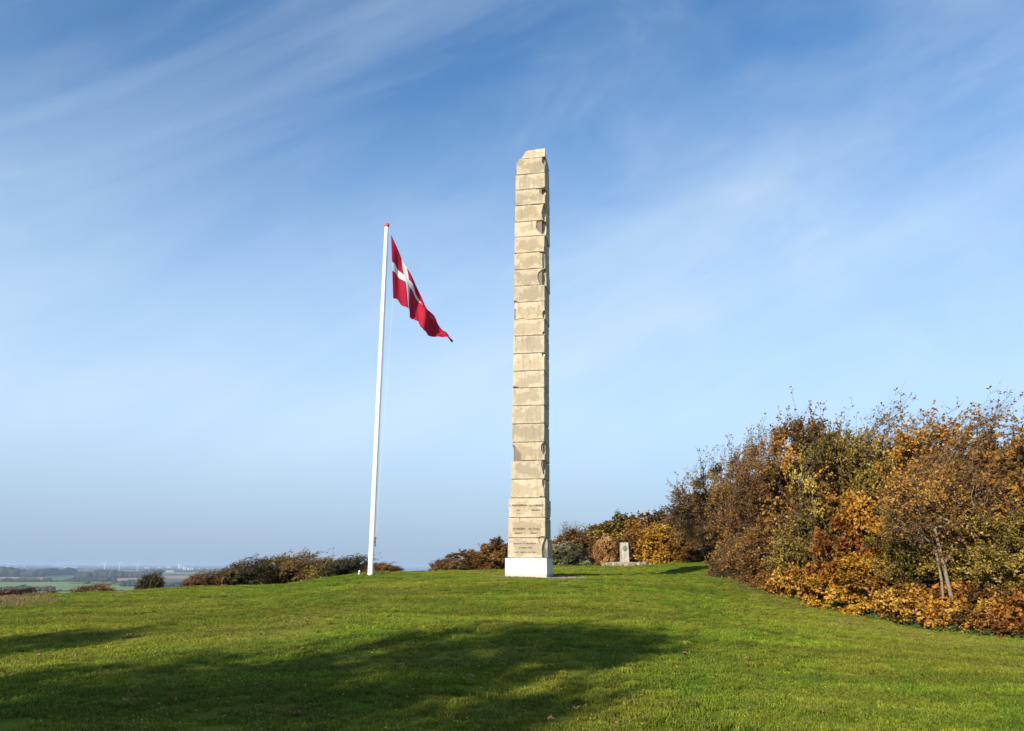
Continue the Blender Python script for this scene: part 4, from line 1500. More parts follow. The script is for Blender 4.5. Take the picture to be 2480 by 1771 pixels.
shrubs = [
    ('shrub', 'shrub_a', 1805, 37.5, 1268, 140, 'leaf_dull', 'bark_pale', 'brown twiggy shrub at the far corner of the lawn', S, GS, 0.4),
    ('shrub', 'shrub_b', 1860, 34.5, 1275, 170, 'leaf_brown', 'bark_grey', 'dark brown shrub left of the olive shrub at the lawn edge', S, GS, 0.9),
    ('shrub', 'shrub_a', 1950, 31.8, 1240, 190, 'leaf_moss', 'bark_brown', 'olive brown shrub left of the orange maple', S, GS, 1.4),
    ('shrub', 'low_a', 1905, 31.2, 1372, 130, 'leaf_mixed', 'bark_brown', 'low amber bramble at the foot of the olive brown shrub', S, GS, 0.3),
    ('shrub', 'low_b', 1995, 29.6, 1372, 120, 'leaf_orange', 'bark_brown', 'low orange bramble just left of the golden maple shrub', S, GS, 0.7),
    ('golden_shrub', 'maple', 2095, 28.0, 1352, 195, 'leaf_golden', 'bark_brown', 'bright golden yellow shrub under the orange maple', S, GS, 1.2),
    ('shrub', 'tangle', 2235, 27.6, 1275, 180, 'leaf_olive', 'bark_brown', 'tangled olive shrub right of the golden shrub with bare stems', S, GS, 0.1),
    ('shrub', 'tangle', 2375, 27.0, 1235, 215, 'leaf_moss', 'bark_brown', 'tall yellowish olive shrub right of the pale trunks', S, GS, 2.0),
    ('shrub', 'tangle', 2490, 25.6, 1205, 220, 'leaf_moss', 'bark_brown', 'olive shrub at the right edge above the russet brambles', S, GS, 2.6),
    ('bramble', 'low_a', 2215, 26.6, 1418, 150, 'leaf_mixed', 'bark_brown', 'low amber bramble under the tangled olive shrub', S, GS, 2.2),
    ('bramble', 'low_b', 2315, 25.6, 1425, 160, 'leaf_orange', 'bark_brown', 'low orange bramble in the middle of the right-hand lawn edge', S, GS, 0.5),
    ('bramble', 'low_a', 2410, 24.9, 1432, 160, 'leaf_mixed', 'bark_brown', 'low amber bramble next to the one at the right edge', S, GS, 3.3),
    ('bramble', 'low_b', 2500, 24.3, 1440, 170, 'leaf_orange', 'bark_brown', 'low russet bramble cut by the right edge', S, GS, 4.1),
]
deep = [
    ('shrub', 'dome_a', 1815, 43, 1265, 150, 'leaf_dull', 'bark_grey', 'brown undergrowth shrub beneath the leftmost thorn tree', S, GS, 0.3),
    ('shrub', 'dome_b', 1840, 40, 1230, 190, 'leaf_brown', 'bark_brown', 'brown undergrowth shrub beneath the bare-twigged thorn tree', S, GS, 1.3),
    ('shrub', 'dome_a', 1945, 36.5, 1200, 200, 'leaf_brown', 'bark_brown', 'brown undergrowth shrub behind the olive brown shrub', S, GS, 2.3),
    ('shrub', 'dome_b', 2040, 34, 1190, 200, 'leaf_mixed', 'bark_brown', 'amber undergrowth shrub behind the orange maple', S, GS, 3.3),
    ('shrub', 'dome_a', 2190, 32, 1200, 240, 'leaf_brown', 'bark_brown', 'dark brown undergrowth shrub between the maple and the pale trunks', S, GS, 4.3),
    ('shrub', 'dome_b', 2300, 31, 1180, 240, 'leaf_olive', 'bark_brown', 'olive undergrowth shrub behind the pale trunks', S, GS, 5.3),
    ('shrub', 'dome_a', 2425, 29, 1150, 250, 'leaf_brown', 'bark_brown', 'brown undergrowth shrub behind the tall yellowish olive shrub', S, GS, 0.8),
    ('shrub', 'dome_b', 2560, 27, 1130, 260, 'leaf_mixed', 'bark_brown', 'amber undergrowth shrub beyond the right edge', S, GS, 1.8),
]
back = [
    ('shrub', 'wind_a', 1078, 52, 1352, 70, 'leaf_dull', 'bark_brown', 'small dull brown windswept shrub at the left end of the hedge behind the obelisk', S, GB, 0.0),
    ('shrub', 'dome_a', 1140, 55, 1340, 120, 'leaf_brown', 'bark_brown', 'brown rounded shrub a little left of the obelisk', S, GB, 0.6),
    ('shrub', 'dome_b', 1200, 57, 1312, 115, 'leaf_brown', 'bark_brown', 'brown leafy shrub touching the left side of the obelisk', S, GB, 1.2),
    ('shrub', 'dome_a', 1285, 60, 1318, 110, 'leaf_brown', 'bark_brown', 'brown shrub mostly hidden behind the obelisk', S, GB, 2.0),
    ('shrub', 'spiky', 1373, 64, 1272, 36, 'leaf_rust', 'bark_grey', 'thin upright twiggy shrub nearest the right side of the obelisk', S, GB, 0.0),
    ('shrub', 'spiky', 1398, 64.5, 1272, 40, 'leaf_rust', 'bark_grey', 'thin upright twiggy shrub, the second to the right of the obelisk', S, GB, 1.6),
    ('shrub', 'dome_b', 1385, 63, 1293, 130, 'leaf_brown', 'bark_brown', 'brown shrub above the sage green shrub', S, GB, 0.9),
    ('shrub', 'dome_a', 1368, 58.5, 1318, 86, 'leaf_sage', 'bark_grey', 'sage green leafy shrub beside the white plinth', S, GB, 2.4),
    ('shrub', 'dome_b', 1455, 66, 1280, 150, 'leaf_gold_olive', 'bark_brown', 'golden olive shrub above the orange tan bush', S, GB, 3.0),
    ('shrub', 'dome_a', 1428, 62.5, 1312, 90, 'leaf_mixed', 'bark_brown', 'brown shrub between the sage green one and the orange tan bush', S, GB, 0.2),
    ('orange_shrub', 'dome_a', 1466, 60, 1303, 50, 'leaf_tan', 'bark_brown', 'small orange tan bush left of the grey memorial stone', S, GB, 4.0),
    ('shrub', 'dome_b', 1520, 68, 1256, 170, 'leaf_gold_olive', 'bark_brown', 'golden olive shrub rising behind the grey memorial stone', S, GB, 5.0),
    ('shrub', 'dome_a', 1556, 63.5, 1284, 115, 'leaf_brown', 'bark_brown', 'dark brown shrub just right of the grey memorial stone', S, GB, 3.6),
    ('shrub', 'dome_b', 1592, 66, 1250, 160, 'leaf_mixed', 'bark_brown', 'tall amber brown shrub above the golden shrub right of the memorial', S, GB, 1.9),
    ('golden_shrub', 'dome_a', 1625, 61, 1272, 130, 'leaf_golden', 'bark_brown', 'golden amber shrub right of the grey memorial stone', S, GB, 2.9),
    ('shrub', 'dome_b', 1672, 63, 1246, 150, 'leaf_mixed', 'bark_brown', 'amber shrub at the back where the hedge meets the thorn trees', S, GB, 0.4),
    ('shrub', 'dome_a', 1700, 56, 1322, 100, 'leaf_mixed', 'bark_brown', 'low amber shrub at the right end of the back hedge', S, GB, 4.4),
]
left = [
    ('bush', 'wind_a', 365, 42, 1390, 46, 'leaf_dark', 'bark_brown', 'lone dark windswept bush on the left brow', S, GL, 0.0),
    ('bush', 'wind_b', 488, 43, 1391, 70, 'leaf_rust', 'bark_brown', 'low russet bush at the left end of the windswept row', S, GL, 0.1),
    ('bush', 'wind_a', 545, 43, 1379, 85, 'leaf_dull', 'bark_brown', 'dull brown bush second from the left in the windswept row', S, GL, -0.2),
    ('bush', 'wind_b', 605, 43, 1360, 115, 'leaf_dark', 'bark_brown', 'dark green windswept bush at the left shoulder of the row', S, GL, 0.2),
    ('bush', 'wind_a', 668, 44, 1350, 115, 'leaf_olive', 'bark_brown', 'olive bush just right of the shoulder of the windswept row', S, GL, 0.1),
    ('bush', 'wind_b', 728, 44, 1346, 120, 'leaf_dull', 'bark_grey', 'tallest brown bush in the middle of the windswept row', S, GL, -0.1),
    ('bush', 'wind_a', 792, 43, 1355, 120, 'leaf_moss', 'bark_grey', 'yellowish olive bush right of the tallest brown one', S, GL, 0.3),
    ('bush', 'wind_b', 852, 40, 1350, 105, 'leaf_dark', 'bark_brown', 'dark bush with an upswept top just left of the flagpole', S, GL, 0.1),
    ('bush', 'wind_a', 918, 38, 1364, 60, 'leaf_brown', 'bark_brown', 'small brown bush just right of the flagpole foot', S, GL, 0.0),
    ('bush', 'wind_b', 955, 37.5, 1372, 34, 'leaf_rust', 'bark_brown', 'tiny russet bush at the right end of the windswept row', S, GL, 0.1),
    ('bush', 'low_a', 40, 37.5, 1428, 130, 'leaf_rust', 'bark_brown', 'reddish brown bracken clump at the left edge', S, GL, 0.0),
    ('bush', 'wind_a', 228, 43, 1417, 75, 'leaf_dull', 'bark_grey', 'scraggy grey brown scrub between the bracken and the lone dark bush', S, GL, 0.1),
]
for a_ in right + shrubs + deep + back + left:
    plant(*a_)

# trees that stand behind the camera to the left; the photo shows their shadows on the lawn
GT = 'trees behind the camera that shade the lawn'
for (x, y, hgt, wid, pr_n, lab) in [
    (-10.7, -3.7, 9.6, 6.6, 'tall_b', 'broadleaf tree behind the camera that throws the pointed lawn shadow'),
    (-15.8, -6.2, 9.2, 7.0, 'tall_b', 'broadleaf tree behind the camera further to the left'),
    (-19.6, -1.4, 9.3, 4.8, 'tall_b', 'slim broadleaf tree far left behind the camera'),
    (-14.0, -8.4, 9.4, 7.5, 'tall_b', 'broadleaf tree behind the camera in the second rank'),
    (-20.5, -9.5, 9.0, 7.5, 'tall_b', 'broadleaf tree behind the camera in the second rank, far left'),
]:
    plant('broadleaf_tree', pr_n, 0, 0, 0, 0, 'leaf_mixed', 'bark_brown', lab, T, GT, random.uniform(0, 6), 0.1,
          loc=Vector((x, y, float(hz(x, y)))), size=(hgt, wid))


# nettles and other green growth at the foot of the thicket
def undergrowth():
    g = np.random.default_rng(77)
    n = 15000
    th = g.uniform(14.2, 42, n)
    foot = np.interp(th, [f[0] for f in FOOT], [f[1] for f in FOOT])
    clump = 0.5 + 0.5 * np.sin(th * 3.1) * np.sin(th * 1.3 + 1)
    r = foot - 0.55 + g.normal(size=n) * 0.42 + 0.5 * g.random(n)
    x, y = r * np.sin(np.radians(th)), r * np.cos(np.radians(th))
    hgt = (0.10 + 0.30 * clump) * np.clip(1.2 - np.abs(r - foot + 0.1) / 1.1, 0.15, 1)
    z = hz(x, y) + g.random(n) * hgt
    q = np.stack([x, y, z], 1)
    ax = unit(g.normal(size=(n, 3)) * np.array([1, 1, .5]) + np.array([0, 0, .2]))
    nr = unit(g.normal(size=(n, 3)) * .5 + np.array([-.3, -.4, 1.0]))
    b = unit(np.cross(ax, nr)); nr = np.cross(b, ax)
    s = (0.05 + 0.07 * g.random(n))[:, None]
    V = np.stack([q, q + ax * s * .5 + b * s * .33 + nr * s * .1, q + ax * s, q + ax * s * .5 - b * s * .33 + nr * s * .1], 1).reshape(-1, 3)
    me = np_mesh('undergrowth', V, np.arange(4 * n).reshape(-1, 4), False, {'tint': np.repeat(np.clip(g.normal(0.5, 0.22, n), 0, 1), 4)})
    tag(mesh_obj('undergrowth', me, MATS['leaf_nettle']), kind='stuff')


undergrowth()

# ------------------------------------------------------------------ grass blades
def blade_patch(seed, n, size, h0, h1, wid, lean_, broad=0, mat='grass_blade'):
    g = np.random.default_rng(seed)
    x, y = g.uniform(-size / 2, size / 2, n), g.uniform(-size / 2, size / 2, n)
    cl = 0.7 + 0.45 * np.sin(x * 21 + seed) * np.cos(y * 17 - seed)
    h = g.uniform(h0, h1, n) * cl
    a = g.uniform(0, 6.28, n)
    ld = g.uniform(0, 6.28, n)
    ln = g.uniform(0.2, 1.0, n) * lean_ * h
    w = wid * g.uniform(.7, 1.3, n)
    bx, by = np.cos(a) * w / 2, np.sin(a) * w / 2
    lx, ly = np.cos(ld) * ln, np.sin(ld) * ln
    z0 = np.full(n, -0.015)
    v = np.stack([
        np.stack([x - bx, y - by, z0], 1), np.stack([x + bx, y + by, z0], 1),
        np.stack([x + bx * .8 + lx * .35, y + by * .8 + ly * .35, h * .6], 1), np.stack([x - bx * .8 + lx * .35, y - by * .8 + ly * .35, h * .6], 1),
        np.stack([x + lx, y + ly, h * .95], 1)], 1).reshape(-1, 3)
    b0 = (np.arange(n) * 5)[:, None]
    quads = b0 + np.array([[0, 1, 2, 3]]); tris = b0 + np.array([[3, 2, 4]])
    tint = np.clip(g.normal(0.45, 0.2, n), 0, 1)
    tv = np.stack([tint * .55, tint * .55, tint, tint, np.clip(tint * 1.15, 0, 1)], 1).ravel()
    V, Fs = [v], [quads, tris]
    if broad:                                     # clover and plantain between the blades
        m = broad
        c = np.stack([g.uniform(-size / 2, size / 2, m), g.uniform(-size / 2, size / 2, m), g.uniform(0.02, 0.045, m)], 1)
        ax = unit(np.stack([g.normal(size=m), g.normal(size=m), g.normal(size=m) * .3], 1))
        up = unit(np.stack([g.normal(size=m) * .4, g.normal(size=m) * .4, np.ones(m)], 1))
        s_ = unit(np.cross(ax, up)); L_ = g.uniform(.018, .04, m)[:, None]
        bv = np.stack([c, c + ax * L_ * .5 + s_ * L_ * .35, c + ax * L_, c + ax * L_ * .5 - s_ * L_ * .35], 1).reshape(-1, 3)
        Fs = [np.concatenate([quads, len(v) + np.arange(4 * m).reshape(-1, 4)]), tris]
        V.append(bv)
        tv = np.concatenate([tv, np.repeat(np.clip(g.normal(.6, .2, m), 0, 1), 4)])
    me = np_mesh('blades', np.concatenate(V), Fs, False, {'tint': tv})
    me.materials.append(MATS[mat])
    return bpy.data.objects.new('blades', me)


def scatter(name, P, rz, scl, dry, var, protos_):
    me = bpy.data.meshes.new(name)
    me.vertices.add(len(P))
    me.vertices.foreach_set('co', np.asarray(P, dtype=np.float32).ravel())
    for k, v in (('rotz', rz), ('scl', scl), ('dry', dry), ('tone', np.clip(rng.normal(1.0, 0.13, len(P)), 0.65, 1.5))):
        a = me.attributes.new(k, 'FLOAT', 'POINT'); a.data.foreach_set('value', np.asarray(v, dtype=np.float32))
    a = me.attributes.new('var', 'INT', 'POINT'); a.data.foreach_set('value', np.asarray(var, dtype=np.int32))
    o = mesh_obj(name, me)
    ng = bpy.data.node_groups.new(name + '_nodes', 'GeometryNodeTree')
    ng.interface.new_socket('Geometry', in_out='INPUT', socket_type='NodeSocketGeometry')
    ng.interface.new_socket('Geometry', in_out='OUTPUT', socket_type='NodeSocketGeometry')
    N, L = ng.nodes.new, ng.links.new
    gi, go = N('NodeGroupInput'), N('NodeGroupOutput')
    join = N('GeometryNodeJoinGeometry')

    def named(nm, ty):
        n_ = N('GeometryNodeInputNamedAttribute'); n_.data_type = ty; n_.inputs['Name'].default_value = nm
        return n_.outputs['Attribute']
    rot = N('ShaderNodeCombineXYZ'); L(named('rotz', 'FLOAT'), rot.inputs['Z'])
    sclo = N('ShaderNodeCombineXYZ')
    for ax in 'XYZ': L(named('scl', 'FLOAT'), sclo.inputs[ax])
    for k, po in enumerate(protos_):
        oi = N('GeometryNodeObjectInfo'); oi.inputs['Object'].default_value = po
        oi.inputs['As Instance'].default_value = True
        cmp_ = N('FunctionNodeCompare'); cmp_.data_type = 'INT'; cmp_.operation = 'EQUAL'
        L(named('var', 'INT'), cmp_.inputs[2]); cmp_.inputs[3].default_value = k
        iop = N('GeometryNodeInstanceOnPoints')
        L(gi.outputs[0], iop.inputs['Points']); L(cmp_.outputs[0], iop.inputs['Selection'])
        L(oi.outputs['Geometry'], iop.inputs['Instance'])
        L(rot.outputs[0], iop.inputs['Rotation']); L(sclo.outputs[0], iop.inputs['Scale'])
        L(iop.outputs[0], join.inputs[0])
    L(join.outputs[0], go.inputs[0])
    md = o.modifiers.new('scatter', 'NODES'); md.node_group = ng
    tag(o, kind='stuff')
    return o


def lawn_grass():
    g = np.random.default_rng(5)
    pts = []
    for r_a, r_b, dens in ((4.0, 14, 24.0), (14, 24, 18.0), (24, 42, 11.0), (42, 64, 4.5)):
        half_a = R(46)
        n = int(half_a * (r_b ** 2 - r_a ** 2) * dens)
        th = g.uniform(-half_a, half_a, n); r = np.sqrt(g.uniform(r_a ** 2, r_b ** 2, n))
        pts.append(np.stack([r * np.sin(th), r * np.cos(th)], 1))
    P = np.concatenate(pts)
    r = np.hypot(P[:, 0], P[:, 1]); th = np.degrees(np.arctan2(P[:, 0], P[:, 1]))
    foot = np.interp(th, [f[0] for f in FOOT], [f[1] for f in FOOT])
    keep = ~((th > 12) & (r > foot + 2.5))
    dob = np.hypot(P[:, 0] - ob_center.x, P[:, 1] - ob_center.y)
    a_ob = np.arctan2(P[:, 1] - ob_center.y, P[:, 0] - ob_center.x)
    keep &= dob > 1.35 + 0.9 * np.clip(np.cos(a_ob - R(5)), 0, 1) ** 4
    keep &= np.hypot(P[:, 0] - st_p.x, P[:, 1] - st_p.y) > 1.9
    keep &= ~((r > 45) & (th < -6))
    P = P[keep]; r = r[keep]; th = th[keep]
    dry = dryness(P[:, 0], P[:, 1])
    n = len(P)
    scl = g.uniform(.75, 1.15, n) * (1 - 0.35 * dry) * (1 + np.clip((r - 25) / 60, 0, .4))
    P3 = np.column_stack([P, hz(P[:, 0], P[:, 1])])
    protos_ = [blade_patch(31 + k, 260, 0.34, 0.024, 0.058, 0.0075, 1.1, broad=16 if k % 2 else 5) for k in range(4)]
    protos_.append(blade_patch(41, 160, 0.26, 0.05, 0.085, 0.009, 0.9, broad=10))
    var = np.where(g.random(n) < 0.08, 4, g.integers(0, 4, n))
    scatter('lawn_grass', P3, g.uniform(0, 6.28, n), scl, dry, var, protos_)
    # long bleached grass on the left brow and at the thicket's edge
    k = 900
    th = g.uniform(-46, -25, k); rr = g.uniform(28.5, 39, k)
    keep = g.random(k) < np.clip((-(th) - 29) / 5, 0.03, .7)
    th2 = g.uniform(14.5, 40, 260); rr2 = np.interp(th2, [f[0] for f in FOOT], [f[1] for f in FOOT]) + g.normal(size=260) * .25
    th = np.concatenate([th[keep], th2]); rr = np.concatenate([rr[keep], rr2])
    x, y = rr * np.sin(np.radians(th)), rr * np.cos(np.radians(th))
    n = len(x)
    pr2 = [blade_patch(61 + q, 170, 0.55, 0.06, 0.17, 0.010, 0.9, mat='dry_blade') for q in range(3)]
    s = np.where(th > 0, 0.75, 1.0) * g.uniform(.7, 1.25, n)
    scatter('dry_grass', np.column_stack([x, y, hz(x, y)]), g.uniform(0, 6.28, n), s, np.ones(n), g.integers(0, 3, n), pr2)


lawn_grass()

# fallen leaves seen on the lawn
def fallen_leaves():
    spots = [(305, 1545), (300, 1704), (418, 1705), (741, 1672), (1143, 1651), (720, 1740), (808, 1749), (1555, 1567), (1659, 1592), (1396, 1727), (1335, 1755),
             (735, 1580), (8, 1638), (1812, 1602), (95, 1597), (1500, 1764), (2400, 1690), (1990, 1735)]
    protos_ = []
    for s in range(3):
        g = np.random.default_rng(s + 1)
        out = []
        n = 15
        for k in range(n):
            a = 2 * math.pi * k / n
            rad = 0.055 * (0.75 + 0.35 * math.cos(5 * a)) * (1 + 0.1 * g.normal())
            out.append((rad * math.cos(a) * 1.2, rad * math.sin(a), 0.018 + 0.02 * math.sin(2 * a + s) + 0.012 * g.random()))
        V = np.array([(0, 0, 0.012)] + out + [(-0.12, 0.01, 0.02), (-0.12, 0.016, 0.02)])
        Fq = [(0, k + 1, (k + 1) % n + 1) for k in range(n)] + [(0, n + 1, n + 2)]
        protos_.append(np_mesh('fallen_leaf', V, np.array(Fq), False, {'tint': np.full(len(V), .5)}))
    where = ['dark leaf in the left shadow streak, near its right end', 'pale leaf in the deep shade at the lower left', 'dark curled leaf in the shade right of the pale one at the lower left',
             'reddish brown leaf in the middle of the big shadow', 'reddish leaf on the worn streak in the big shadow', 'pale leaf low in the shadow, left one of a pair', 'brown leaf low in the shadow, right one of a pair',
             'pale leaf inside the pointed tip of the shadow', 'pinkish leaf on the sunlit grass beyond the shadow tip', 'tan leaf at the bottom, just out of the shadow', 'tan leaf at the very bottom near the middle',
             'leaf on the sunny slope above the big shadow', 'pale leaf at the left edge between the two shadows', 'leaf on the sunny grass below the thicket', 'leaf in the left shadow streak close to the edge',
             'leaf at the bottom right of the middle', 'leaf on the sunny grass at the far right bottom', 'leaf at the bottom in the right half of the lawn']
    for k, (px, py) in enumerate(spots):
        p = ground_at(px, py)
        o = mesh_obj('fallen_leaf', protos_[k % 3], MATS['leaf_fallen'])
        o.location = p + Vector((0, 0, 0.035))
        s = random.uniform(.65, 1.0)
        o.scale = (s, s, s)
        o.rotation_euler = (random.uniform(-.5, .2), random.uniform(-.4, .4), random.uniform(0, 6.28))
        tag(o, 'fallen ' + where[k], 'leaf', 'fallen leaves on the lawn')


fallen_leaves()

# ------------------------------------------------------------------ the plain in the distance
ICO = bmesh.new(); bmesh.ops.create_icosphere(ICO, subdivisions=2, radius=1.0)
ICO_V = np.array([v.co[:] for v in ICO.verts]); ICO_F = np.array([[v.index for v in f.verts] for f in ICO.faces]); ICO.free()


def far_wood(x0, x1, ybase, ytop, rows_=3, label=None, ragged=0.25, ybase2=None, seed=1, step=0.55):
    """a wood far off on the plain: lumpy tree heads on the ground between two photo columns"""
    g = np.random.default_rng(seed)
    V, Fq, n0 = [], [], 0
    a = on_level(x0, ybase, PLAIN_Z); b = on_level(x1, ybase2 or ybase, PLAIN_Z)
    hgt = (ybase - ytop) / F_PX * a.length
    sp = hgt * step
    n = max(2, int((b - a).length / sp))
    back = Vector((a.x + b.x, a.y + b.y, 0)).normalized()
    for k in range(n + 1):
        for q in range(rows_):
            c = a.lerp(b, (k + g.uniform(-.4, .4)) / n) + back * (q * sp * 1.3 + g.uniform(-.3, .3) * sp)
            h = hgt * (1 - ragged * g.random()) * (0.85 + 0.15 * math.sin(k * 0.7 + seed))
            w = sp * g.uniform(.65, 1.0)
            nz_ = 1 + 0.22 * np.sin(ICO_V @ g.normal(size=3) * 4 + g.random() * 6)[:, None]
            v = ICO_V * nz_ * np.array([w, w, h * 0.52]) + np.array([c.x, c.y, PLAIN_Z + h * 0.46])
            V.append(v); Fq.append(ICO_F + n0); n0 += len(v)
    o = mesh_obj('far_wood', np_mesh('far_wood', np.concatenate(V), np.concatenate(Fq), True), MATS['far_canopy'])
    tag(o, kind='stuff')


far_wood(-120, 100, 1397, 1378, 4, seed=2)
far_wood(88, 178, 1395, 1379, 5, seed=3, ragged=.12, ybase2=1392.5)
far_wood(178, 205, 1392, 1386, 2, seed=31)
far_wood(188, 378, 1400, 1382.5, 4, seed=4, ragged=.2)
far_wood(165, 275, 1408.5, 1398, 3, seed=5, ragged=.5)
far_wood(-60, 121, 1432.5, 1420, 3, seed=6, ragged=.25)
far_wood(5, 40, 1409, 1400, 1, seed=7, ragged=.4)
far_wood(46, 118, 1409.5, 1401, 2, seed=8, ragged=.6)
far_wood(120, 195, 1409, 1404.5, 1, seed=9, ragged=.7, step=1.3)
far_wood(205, 213, 1414, 1405, 1, seed=10)
far_wood(285, 350, 1412, 1403, 1, seed=11, ragged=.7, step=.9)
far_wood(300, 470, 1421, 1409, 2, seed=12, ragged=.6, step=.8)
far_wood(125, 300, 1433, 1428, 1, seed=13, ragged=.7, step=.9)
far_wood(398, 475, 1393, 1390.5, 1, seed=14, ragged=.4, step=.8)
far_wood(470, 640, 1397, 1391, 1, seed=15, ragged=.6, step=.9)
far_wood(380, 640, 1385, 1380.5, 2, seed=16, ragged=.4)
far_wood(-100, 190, 1380.5, 1376, 2, seed=17, ragged=.4)
far_wood(190, 640, 1380.5, 1377, 2, seed=18, ragged=.4)
far_wood(-120, 640, 1374.5, 1371.8, 2, seed=19, ragged=.5, step=1.0)
far_wood(-120, 700, 1371, 1368.6, 2, seed=20, ragged=.5, step=1.5)
far_wood(170, 270, 1413.5, 1411.8, 1, seed=21, ragged=.3, step=.8, ybase2=1417)


def turbine_parts(base, hgt, yaw, spin, label):
    root = empty('wind_turbine', base, yaw)
    tag(root, label, 'wind turbine', 'wind turbines on the far plain')
    bm = bmesh.new()
    add_lathe(bm, [(hgt * .052, 0), (hgt * .040, hgt * .5), (hgt * .030, hgt)], 12)
    mesh_obj('tower', bm_mesh('tower', bm, True), MATS['far_white'], root)
    bm = bmesh.new()
    add_box(bm, (-hgt * .035, -hgt * .06, hgt * 1.0), (hgt * .035, hgt * .12, hgt * 1.06), hgt * .01)
    mesh_obj('nacelle', bm_mesh('nacelle', bm), MATS['far_white'], root)
    bm = bmesh.new()
    add_lathe(bm, [(hgt * .04, 0), (hgt * .035, hgt * .03), (hgt * .01, hgt * .055)], 10)
    for v in bm.verts: v.co = Vector((v.co.x, -hgt * .06 - v.co.z, v.co.y + hgt * 1.03))
    mesh_obj('hub', bm_mesh('hub', bm), MATS['far_white'], root)
    bl = hgt * .62
    for k in range(3):
        bm = bmesh.new()
        a = spin + k * 2 * math.pi / 3
        prof = [(0, .018), (.12, .034), (.45, .024), (1.0, .006)]
        ring = []
        for t, w in prof:
            ring.append([bm.verts.new((sx * hgt * w, -hgt * (.085 + sy * w * .35), t * bl)) for sx, sy in ((-1, 0), (0, 1), (1, 0), (0, -1))])
        for p_, q_ in zip(ring[:-1], ring[1:]):
            for i in range(4): bm.faces.new((p_[i], p_[(i + 1) % 4], q_[(i + 1) % 4], q_[i]))
        bm.faces.new(ring[0][::-1]); bm.faces.new(ring[-1])
        for v in bm.verts:
            x, z = v.co.x, v.co.z
            v.co.x = x * math.cos(a) + z * math.sin(a); v.co.z = -x * math.sin(a) + z * math.cos(a) + hgt * 1.03
        mesh_obj('blade', bm_mesh('blade', bm), MATS['far_white'], root)


for (px, spin, lab) in ((252, 0.35, 'leftmost of the three white wind turbines on the plain'), (288, 1.0, 'middle one of the three white wind turbines on the plain'),
                        (332, 0.1, 'rightmost of the three white wind turbines on the plain')):
    b_ = on_level(px, 1384, PLAIN_Z)
    turbine_parts(b_, 15.5 / F_PX * b_.length, math.atan2(-b_.x, b_.y) * 0 + R(20), spin, lab)

BG = 'white buildings on the far plain'


def far_building(px, ybase, wpx, hpx, label, tower=False, roof=True):
    p = on_level(px, ybase, PLAIN_Z)
    s = p.length / F_PX
    w, h = wpx * s, hpx * s
    d = w if tower else max(w * .35, h)
    root = empty('tower_block' if tower else 'far_building', p, math.atan2(-p.x, p.y) + R(14))
    tag(root, label, 'building', BG)
    bm = bmesh.new()
    add_box(bm, (-w / 2, -d / 2, -1), (w / 2, d / 2, h))
    mesh_obj('wall', bm_mesh('wall', bm), MATS['far_white'], root)
    bm = bmesh.new()
    if tower:
        add_box(bm, (-w * .52, -d * .52, h + .05), (w * .52, d * .52, h * 1.06))
    else:
        rh = h * .35
        vs = [bm.verts.new(c) for c in ((-w * .52, -d * .56, h), (w * .52, -d * .56, h), (w * .52, d * .56, h), (-w * .52, d * .56, h), (-w * .52, 0, h + rh), (w * .52, 0, h + rh))]
        for f in ((0, 1, 5, 4), (2, 3, 4, 5), (0, 4, 3), (1, 2, 5), (0, 3, 2, 1)): bm.faces.new([vs[k] for k in f])
    mesh_obj('roof', bm_mesh('roof', bm), MATS['far_grey'], root)


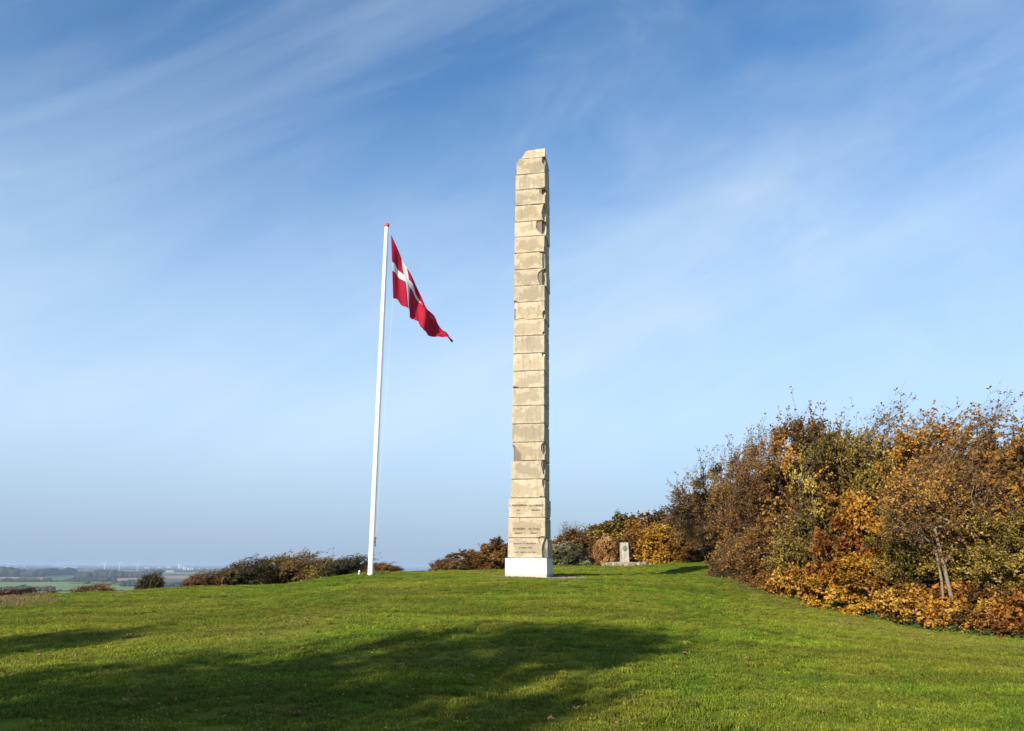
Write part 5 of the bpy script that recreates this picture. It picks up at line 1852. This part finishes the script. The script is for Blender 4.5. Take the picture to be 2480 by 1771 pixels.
far_building(435, 1377.5, 5.5, 10.5, 'tallest white tower block right of the wind turbines', True)
far_building(446, 1380.5, 5.5, 7, 'shorter white block beside the tallest tower block', True)
far_building(455.5, 1381, 3.0, 5.5, 'slim pale silo next to the shorter white block', True)
far_building(460.2, 1381, 3.0, 5.5, 'slim pale silo in the middle of the three silos', True)
far_building(465, 1381, 3.0, 5.5, 'slim pale silo at the right end of the three silos', True)
far_building(141, 1374, 18, 3.2, 'long white sheds above the big dark wood')
far_building(136, 1372, 9, 3.2, 'white shed standing behind the long white sheds')
far_building(170, 1375.5, 22, 2.2, 'long low pale shed right of the long white sheds')
far_building(220, 1370.5, 14, 2.2, 'long pale building left of the leftmost wind turbine')
far_building(411, 1386, 15, 2.6, 'long white farm building below the tower blocks')
far_building(409, 1375.5, 10, 2.4, 'white shed left of the tallest tower block')
far_building(335, 1418.5, 7, 3.4, 'white farmhouse left of the lone dark bush')
for px, yb, w, h, lab in (
        (108, 1369, 4, 2.2, 'tiny white building left of the long white sheds'), (200, 1368.5, 3.5, 2.5, 'tiny white building midway between the sheds and the turbines'),
        (57, 1374.5, 7, 2.0, 'right one of three pale buildings over the left wood'), (40, 1373.5, 6, 1.8, 'middle one of three pale buildings over the left wood'),
        (20, 1373, 7, 1.8, 'pale building nearest the left edge of the photo'), (355, 1377, 8, 2.2, 'pale shed just right of the rightmost turbine'),
        (386, 1376, 7, 2.0, 'pale shed between the rightmost turbine and the tower blocks'), (481, 1380, 5, 2.4, 'small white building right of the three silos'),
        (500, 1379, 5, 2.0, 'small pale building farthest right on the plain'), (238, 1371.5, 5, 1.6, 'small pale building close left of the leftmost turbine'),
        (300, 1372, 6, 1.6, 'small pale building close right of the middle turbine')):
    far_building(px, yb, w, h, lab)

# ------------------------------------------------------------------ the hazy air
def haze():
    m = bpy.data.materials.new('air')
    m.use_nodes = True
    nt = m.node_tree
    nt.nodes.clear()
    out = nt.nodes.new('ShaderNodeOutputMaterial')
    pv = nt.nodes.new('ShaderNodeVolumePrincipled')
    pv.inputs['Color'].default_value = (0.50, 0.66, 0.90, 1)
    pv.inputs['Density'].default_value = 0.00008
    pv.inputs['Anisotropy'].default_value = 0.0
    nt.links.new(pv.outputs[0], out.inputs['Volume'])
    bm = bmesh.new()
    add_box(bm, (-48000, -48000, PLAIN_Z - 2), (48000, 48000, 22))
    o = mesh_obj('haze', bm_mesh('haze', bm), m)
    tag(o, kind='stuff')


haze()
